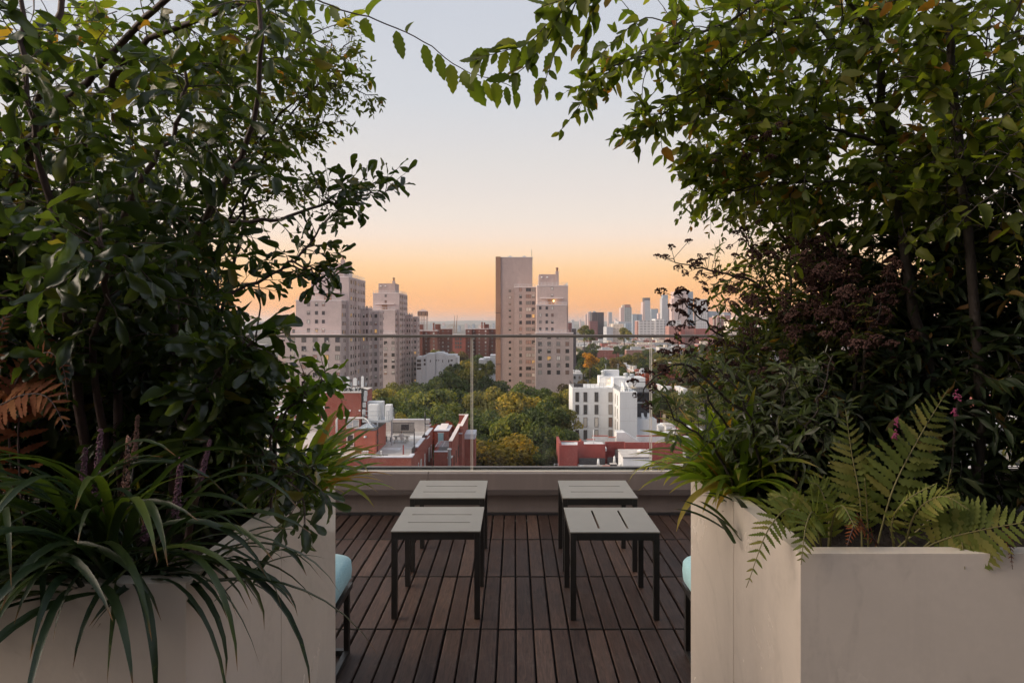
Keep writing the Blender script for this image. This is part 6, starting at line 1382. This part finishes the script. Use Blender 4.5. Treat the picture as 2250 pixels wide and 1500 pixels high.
# ------------------------------------------------------------------ strappy grasses
def blade_mesh(base, az, th0, bend, length, width, mat, off, rnd, twist=0, n=12, power=1.6, fold=.35):
    V = []; al = []; p = np.array(base); h = np.array([math.cos(az), math.sin(az), 0]); sdv = np.array([-math.sin(az), math.cos(az), 0]); st = length / n
    for i in range(n + 1):
        t = i / n; th = th0 + bend * t ** power; d = h * math.sin(th) + UP * math.cos(th); up = np.cross(sdv, d) * -1
        w = width * .5 * (min(1, .55 + t * 2) * (1 - max(0, (t - .55) / .45) ** 2.0) + .02)
        tw = twist * t; s2 = sdv * math.cos(tw) + up * math.sin(tw); u2 = np.cross(d, s2)
        V += [p + s2 * w + u2 * fold * w - off, p - off, p - s2 * w + u2 * fold * w - off]; al += [t] * 3
        p = p + d * st
    Fc = []
    for i in range(n): a = i * 3; Fc += [(a, a + 1, a + 4, a + 3), (a + 1, a + 2, a + 5, a + 4)]
    return np_mesh('blade', np.array(V), np.array(Fc), mat, np.full(len(V), rnd), np.array(al))
M['liriope'] = leaf_mat('strap_leaf_dark', [(0, (.013, .027, .014)), (.6, (.022, .038, .016)), (.9, (.038, .058, .016)), (1, (.07, .095, .018))], .25, .38, .45, tip=(.93, .99, (.20, .085, .03)), streak=(.10, .12, .025))
M['hakone'] = leaf_mat('strap_leaf_lime', [(0, (.09, .14, .02)), (.55, (.14, .20, .025)), (.85, (.22, .25, .04)), (.94, (.30, .24, .07)), (1, (.34, .12, .03))], .45, .42, .35, tip=(.8, 1.0, (.30, .22, .08)))
def grass(name, label, centre, n, mat, lr, wr, az0, azs, th, bend, seed, spread=.04, keepdir=None):
    g = np.random.default_rng(seed); t = thing(name, label, 'grass', centre); off = np.array(centre)
    for k in range(n):
        b = off + np.array([g.normal() * spread, g.normal() * spread, -.01]); az = az0 + g.uniform(-azs, azs)
        me = blade_mesh(b, az, g.uniform(*th), g.uniform(*bend), g.uniform(*lr), g.uniform(*wr), mat, off, g.random(), g.normal() * .5)
        link_mesh('blade', me, t)
    return t
L0 = thing  # noqa
ga = grass('strappy_grass', 'dark strappy grass with purple flower spikes spilling over the left planter front', (P(270, 0, 1.21).x, 1.21, SOIL + .03), 115, M['liriope'], (.28, .52), (.010, .0165), R(-98), R(95), (.25, 1.2), (1.4, 2.6), 1, .035)
gb = grass('strappy_grass', 'dark strappy grass at the far left corner of the left planter', (P(60, 0, 1.2).x, 1.2, SOIL + .03), 72, M['liriope'], (.26, .50), (.010, .016), R(-80), R(130), (.2, 1.1), (1.2, 2.4), 2, .04)
gc = grass('strappy_grass', 'dark strappy grass leaning over the inner edge of the left planter', (P(440, 0, 1.27).x, 1.27, SOIL + .02), 14, M['liriope'], (.18, .28), (.009, .014), R(-50), R(80), (.3, 1.2), (1.0, 2.1), 3, .03)
M['spike'] = plain('purple_flower_buds', (.15, .068, .095), .8, .5, 80); M['spike_dry'] = plain('tan_flower_buds', (.30, .16, .12), .8, .4, 80)
def spike(pts, r, mt, seed):
    g = np.random.default_rng(seed); mb = MB(); P_ = [np.array(P(*p)) for p in pts]; mb.tube([Vector(p) for p in P_], .0018, M['bark_dark'], 5)
    a, b = P_[-2], P_[-1]
    for k in range(230):
        t = g.random(); q = a + (b - a) * t; an = g.uniform(0, 6.28); rr = r * (1 - .55 * t) * g.uniform(.5, 1.1); q = q + np.array([math.cos(an) * rr, math.sin(an) * rr, g.normal() * .002]); s = g.uniform(.0014, .0028)
        x, y, z = q; mb.add([(x + s, y, z), (x - s, y, z), (x, y + s, z), (x, y - s, z), (x, y, z + s * 1.3), (x, y, z - s)], [(0,2,4),(2,1,4),(1,3,4),(3,0,4),(2,0,5),(1,2,5),(3,1,5),(0,3,5)], mt)
    mb.build('flower_spike', ga)
for k, (pts, r, mt) in enumerate([([(270, 1260, 1.21), (205, 1110, 1.23), (222, 945, 1.25)], .007, 'spike'), ([(275, 1260, 1.19), (272, 1120, 1.19), (283, 960, 1.19)], .008, 'spike_dry'), ([(290, 1260, 1.21), (385, 1140, 1.19), (398, 1010, 1.19)], .007, 'spike'), ([(300, 1250, 1.25), (442, 1050, 1.31), (462, 968, 1.33)], .006, 'spike'), ([(250, 1260, 1.25), (180, 1090, 1.31), (188, 985, 1.33)], .007, 'spike'), ([(265, 1260, 1.26), (295, 1010, 1.33), (303, 915, 1.36)], .006, 'spike_dry'), ([(260, 1250, 1.21), (318, 1185, 1.21), (322, 1110, 1.21)], .006, 'spike')]): spike(pts, r, M[mt], k)
gd = grass('lime_grass', 'spiky lime grass at the far inner corner of the left planter', (-.600, 1.84, SOIL + .02), 140, M['hakone'], (.16, .31), (.012, .020), R(-12), R(105), (.08, 1.1), (.5, 1.7), 4, .04)
ge = grass('lime_grass', 'spiky lime grass at the far inner corner of the right planter', (.60, 1.82, SOIL + .05), 160, M['hakone'], (.18, .36), (.012, .020), R(192), R(105), (.08, 1.15), (.6, 1.9), 5, .04)
gf = grass('broad_grass', 'broad green blades on the inner edge of the right planter', (P(1660, 0, 1.62).x, 1.62, SOIL), 14, M['liriope'], (.12, .2), (.012, .02), R(200), R(170), (.5, 1.3), (.3, 1.0), 6, .03)

# ------------------------------------------------------------------ ferns
M['fern'] = leaf_mat('fern_green', [(0, (.105, .135, .03)), (.6, (.15, .175, .04)), (1, (.22, .20, .055))], .4, .6, .2, tcol=(1.3, 1.35, .6))
M['fern_dry'] = leaf_mat('fern_dry', [(0, (.16, .055, .025)), (.6, (.24, .085, .035)), (1, (.30, .13, .05))], .35, .7, .15, tcol=(1.3, .9, .6))
FT = leaf_template('fern', 14, .36, .1, .06, .26, .2, 3)
def frond(parent, pts, hw, mat, nrm=(0, -1, .25), n=17, t0=.18, seed=0, taper=1.0, name='frond'):
    g = np.random.default_rng(seed); c = Plant.spline(p1, pts, 8); m = len(c) - 1; off = np.array(LOC[parent]); VV, FF, RR = [], [], []; o_ = 0; V, Fc, al = FT
    nrm = np.array(nrm, float)
    for k in range(n):
        t = t0 + (1 - t0) * k / n; u = t * m; i = min(int(u), m - 1); p = c[i] + (c[i+1] - c[i]) * (u - i); d = nz(c[i+1] - c[i])
        s_ = (t - t0) / (1 - t0); L_ = hw * (min(1, .55 + s_ * 1.6) * (1 - s_ ** 1.7) + .06)
        nn = nz(nrm - d * np.dot(nrm, d)); sd = np.cross(d, nn)
        for sg in (-1, 1):
            ld = nz(sd * sg + d * (.38 + .4 * s_) - UP * g.uniform(0, .22) + g.normal(scale=.06, size=3)); n2 = nz(nn + g.normal(scale=.18, size=3)); y = nz(np.cross(n2, ld)); n2 = np.cross(ld, y)
            L2 = L_ * g.uniform(.92, 1.06)
            VV.append(p - off + L2 * (V[:, 0:1] * ld + V[:, 1:2] * y * (.85 + .2 * (L_ < hw * .4)) + V[:, 2:3] * n2)); FF.append(Fc + o_); o_ += len(V); RR.append(np.full(len(V), g.random()))
    f = link_mesh(name, np_mesh(name, np.vstack(VV), np.vstack(FF), mat, np.concatenate(RR)), parent)
    mb = MB().tube([Vector(p) for p in c], [.0026 * (1 - .75 * i / m) for i in range(m + 1)], M['rachis'] if mat == M['fern'] else M['bark_red'], 5); mb.build('rachis', f)
M['rachis'] = plain('fern_rachis', (.16, .14, .05), .6, .2, 20)
fa = thing('fern', 'upright green fern with two tall fronds in the right planter', 'fern', (P(1900, 0, 1.45).x, 1.45, SOIL))
frond(fa, [(1895, 1235, 1.45), (1890, 1100, 1.46), (1872, 1000, 1.48), (1858, 900, 1.5)], .075, M['fern'], seed=1)
frond(fa, [(1920, 1230, 1.45), (1960, 1080, 1.45), (2020, 960, 1.47), (2085, 852, 1.5)], .09, M['fern'], seed=2, n=19)
frond(fa, [(1910, 1240, 1.45), (1905, 1120, 1.42), (1900, 1050, 1.4)], .02, M['fern'], seed=3)
frond(fa, [(1930, 1240, 1.45), (2060, 1120, 1.42), (2090, 1030, 1.4)], .03, M['fern'], seed=4)
fb = thing('fern', 'low fern drooping over the inner corner of the right planter', 'fern', (P(1790, 0, 1.38).x, 1.38, SOIL))
frond(fb, [(1800, 1225, 1.38), (1745, 1120, 1.36), (1690, 1160, 1.3), (1640, 1290, 1.25)], .055, M['fern'], (-.3, -1, .5), seed=5)
frond(fb, [(1810, 1230, 1.38), (1790, 1130, 1.33), (1772, 1150, 1.26), (1760, 1240, 1.22)], .062, M['fern'], (0, -1, .6), seed=6)
frond(fb, [(1800, 1230, 1.4), (1760, 1130, 1.42), (1720, 1090, 1.45), (1690, 1100, 1.46)], .055, M['fern'], (0, -.6, 1), seed=7)
frond(fb, [(1820, 1230, 1.38), (1830, 1140, 1.34), (1850, 1110, 1.3), (1880, 1160, 1.26)], .055, M['fern'], (0, -.8, .8), seed=8)
frond(fb, [(1820, 1230, 1.4), (1820, 1130, 1.4), (1800, 1070, 1.4), (1780, 1060, 1.4)], .05, M['fern'], (0, -1, .5), seed=9)
fc = thing('fern', 'spreading fern with yellowing fronds at the right end of the planter', 'fern', (P(2000, 0, 1.36).x, 1.36, SOIL))
frond(fc, [(1985, 1235, 1.36), (2060, 1190, 1.32), (2150, 1165, 1.28), (2290, 1140, 1.24)], .085, M['fern'], (0, -.9, .45), seed=10, t0=.3)
frond(fc, [(1980, 1235, 1.36), (2010, 1130, 1.32), (2070, 1090, 1.28), (2130, 1120, 1.25)], .05, M['fern'], (0, -.6, .9), seed=11)
frond(fc, [(1970, 1235, 1.36), (1960, 1150, 1.33), (1990, 1100, 1.3), (2060, 1060, 1.28)], .03, M['fern'], (0, -.4, 1), seed=12)
frond(fc, [(1990, 1240, 1.36), (2080, 1160, 1.34), (2110, 1180, 1.3), (2120, 1250, 1.26)], .03, M['fern'], (0, -1, .5), seed=13)
frond(fc, [(1960, 1240, 1.36), (1900, 1160, 1.32), (1880, 1150, 1.28), (1860, 1200, 1.26)], .03, M['fern_dry'], (0, -.8, .8), seed=14)
frond(fc, [(2010, 1240, 1.36), (2180, 1170, 1.3), (2215, 1190, 1.27), (2225, 1250, 1.25)], .02, M['fern_dry'], (0, -1, .4), seed=15)
fd = thing('fern', 'withered orange-brown fern at the left edge', 'fern', (P(40, 0, 1.35).x, 1.35, SOIL))
frond(fd, [(60, 1260, 1.35), (40, 950, 1.33), (70, 810, 1.32), (112, 704, 1.32)], .07, M['fern_dry'], (.2, -1, .3), seed=16)
frond(fd, [(40, 1260, 1.35), (-20, 950, 1.33), (20, 880, 1.3), (100, 870, 1.28), (150, 950, 1.26)], .075, M['fern_dry'], (0, -.8, .7), seed=17)
frond(fd, [(50, 1260, 1.35), (20, 900, 1.33), (90, 780, 1.3), (135, 800, 1.28), (150, 880, 1.27)], .03, M['fern_dry'], (0, -1, .3), seed=18)
frond(fd, [(30, 1260, 1.35), (-30, 900, 1.32), (-10, 760, 1.3), (20, 680, 1.3)], .04, M['fern_dry'], (0, -1, .3), seed=19)
# --- small pink flowers
M['pink'] = plain('pink_petals', (.22, .03, .09), .7, .3, 60)
pf = thing('pink_flower_plant', 'thin plant with small pink flower tufts beside the tall ferns', 'plant', (P(2080, 0, 1.5).x, 1.5, SOIL))
g5 = np.random.default_rng(5)
for k, (px, py) in enumerate([(1972, 925), (1965, 955), (2104, 872), (2098, 905)]):
    p = P(px, py, 1.46); mb = MB().tube([P(2080, 1230, 1.6), P((px + 2080) / 2, (py + 1200) / 2, 1.62), p], .0006, M['bark_dark'], 4)
    for j in range(26):
        q = np.array(p) + g5.normal(scale=(.003, .003, .006), size=3); s = .0022; x, y, z = q
        mb.add([(x + s, y, z), (x - s, y, z), (x, y + s, z), (x, y - s, z), (x, y, z + s), (x, y, z - s)], [(0,2,4),(2,1,4),(1,3,4),(3,0,4),(2,0,5),(1,2,5),(3,1,5),(0,3,5)], M['pink'])
    mb.build('flower', pf)
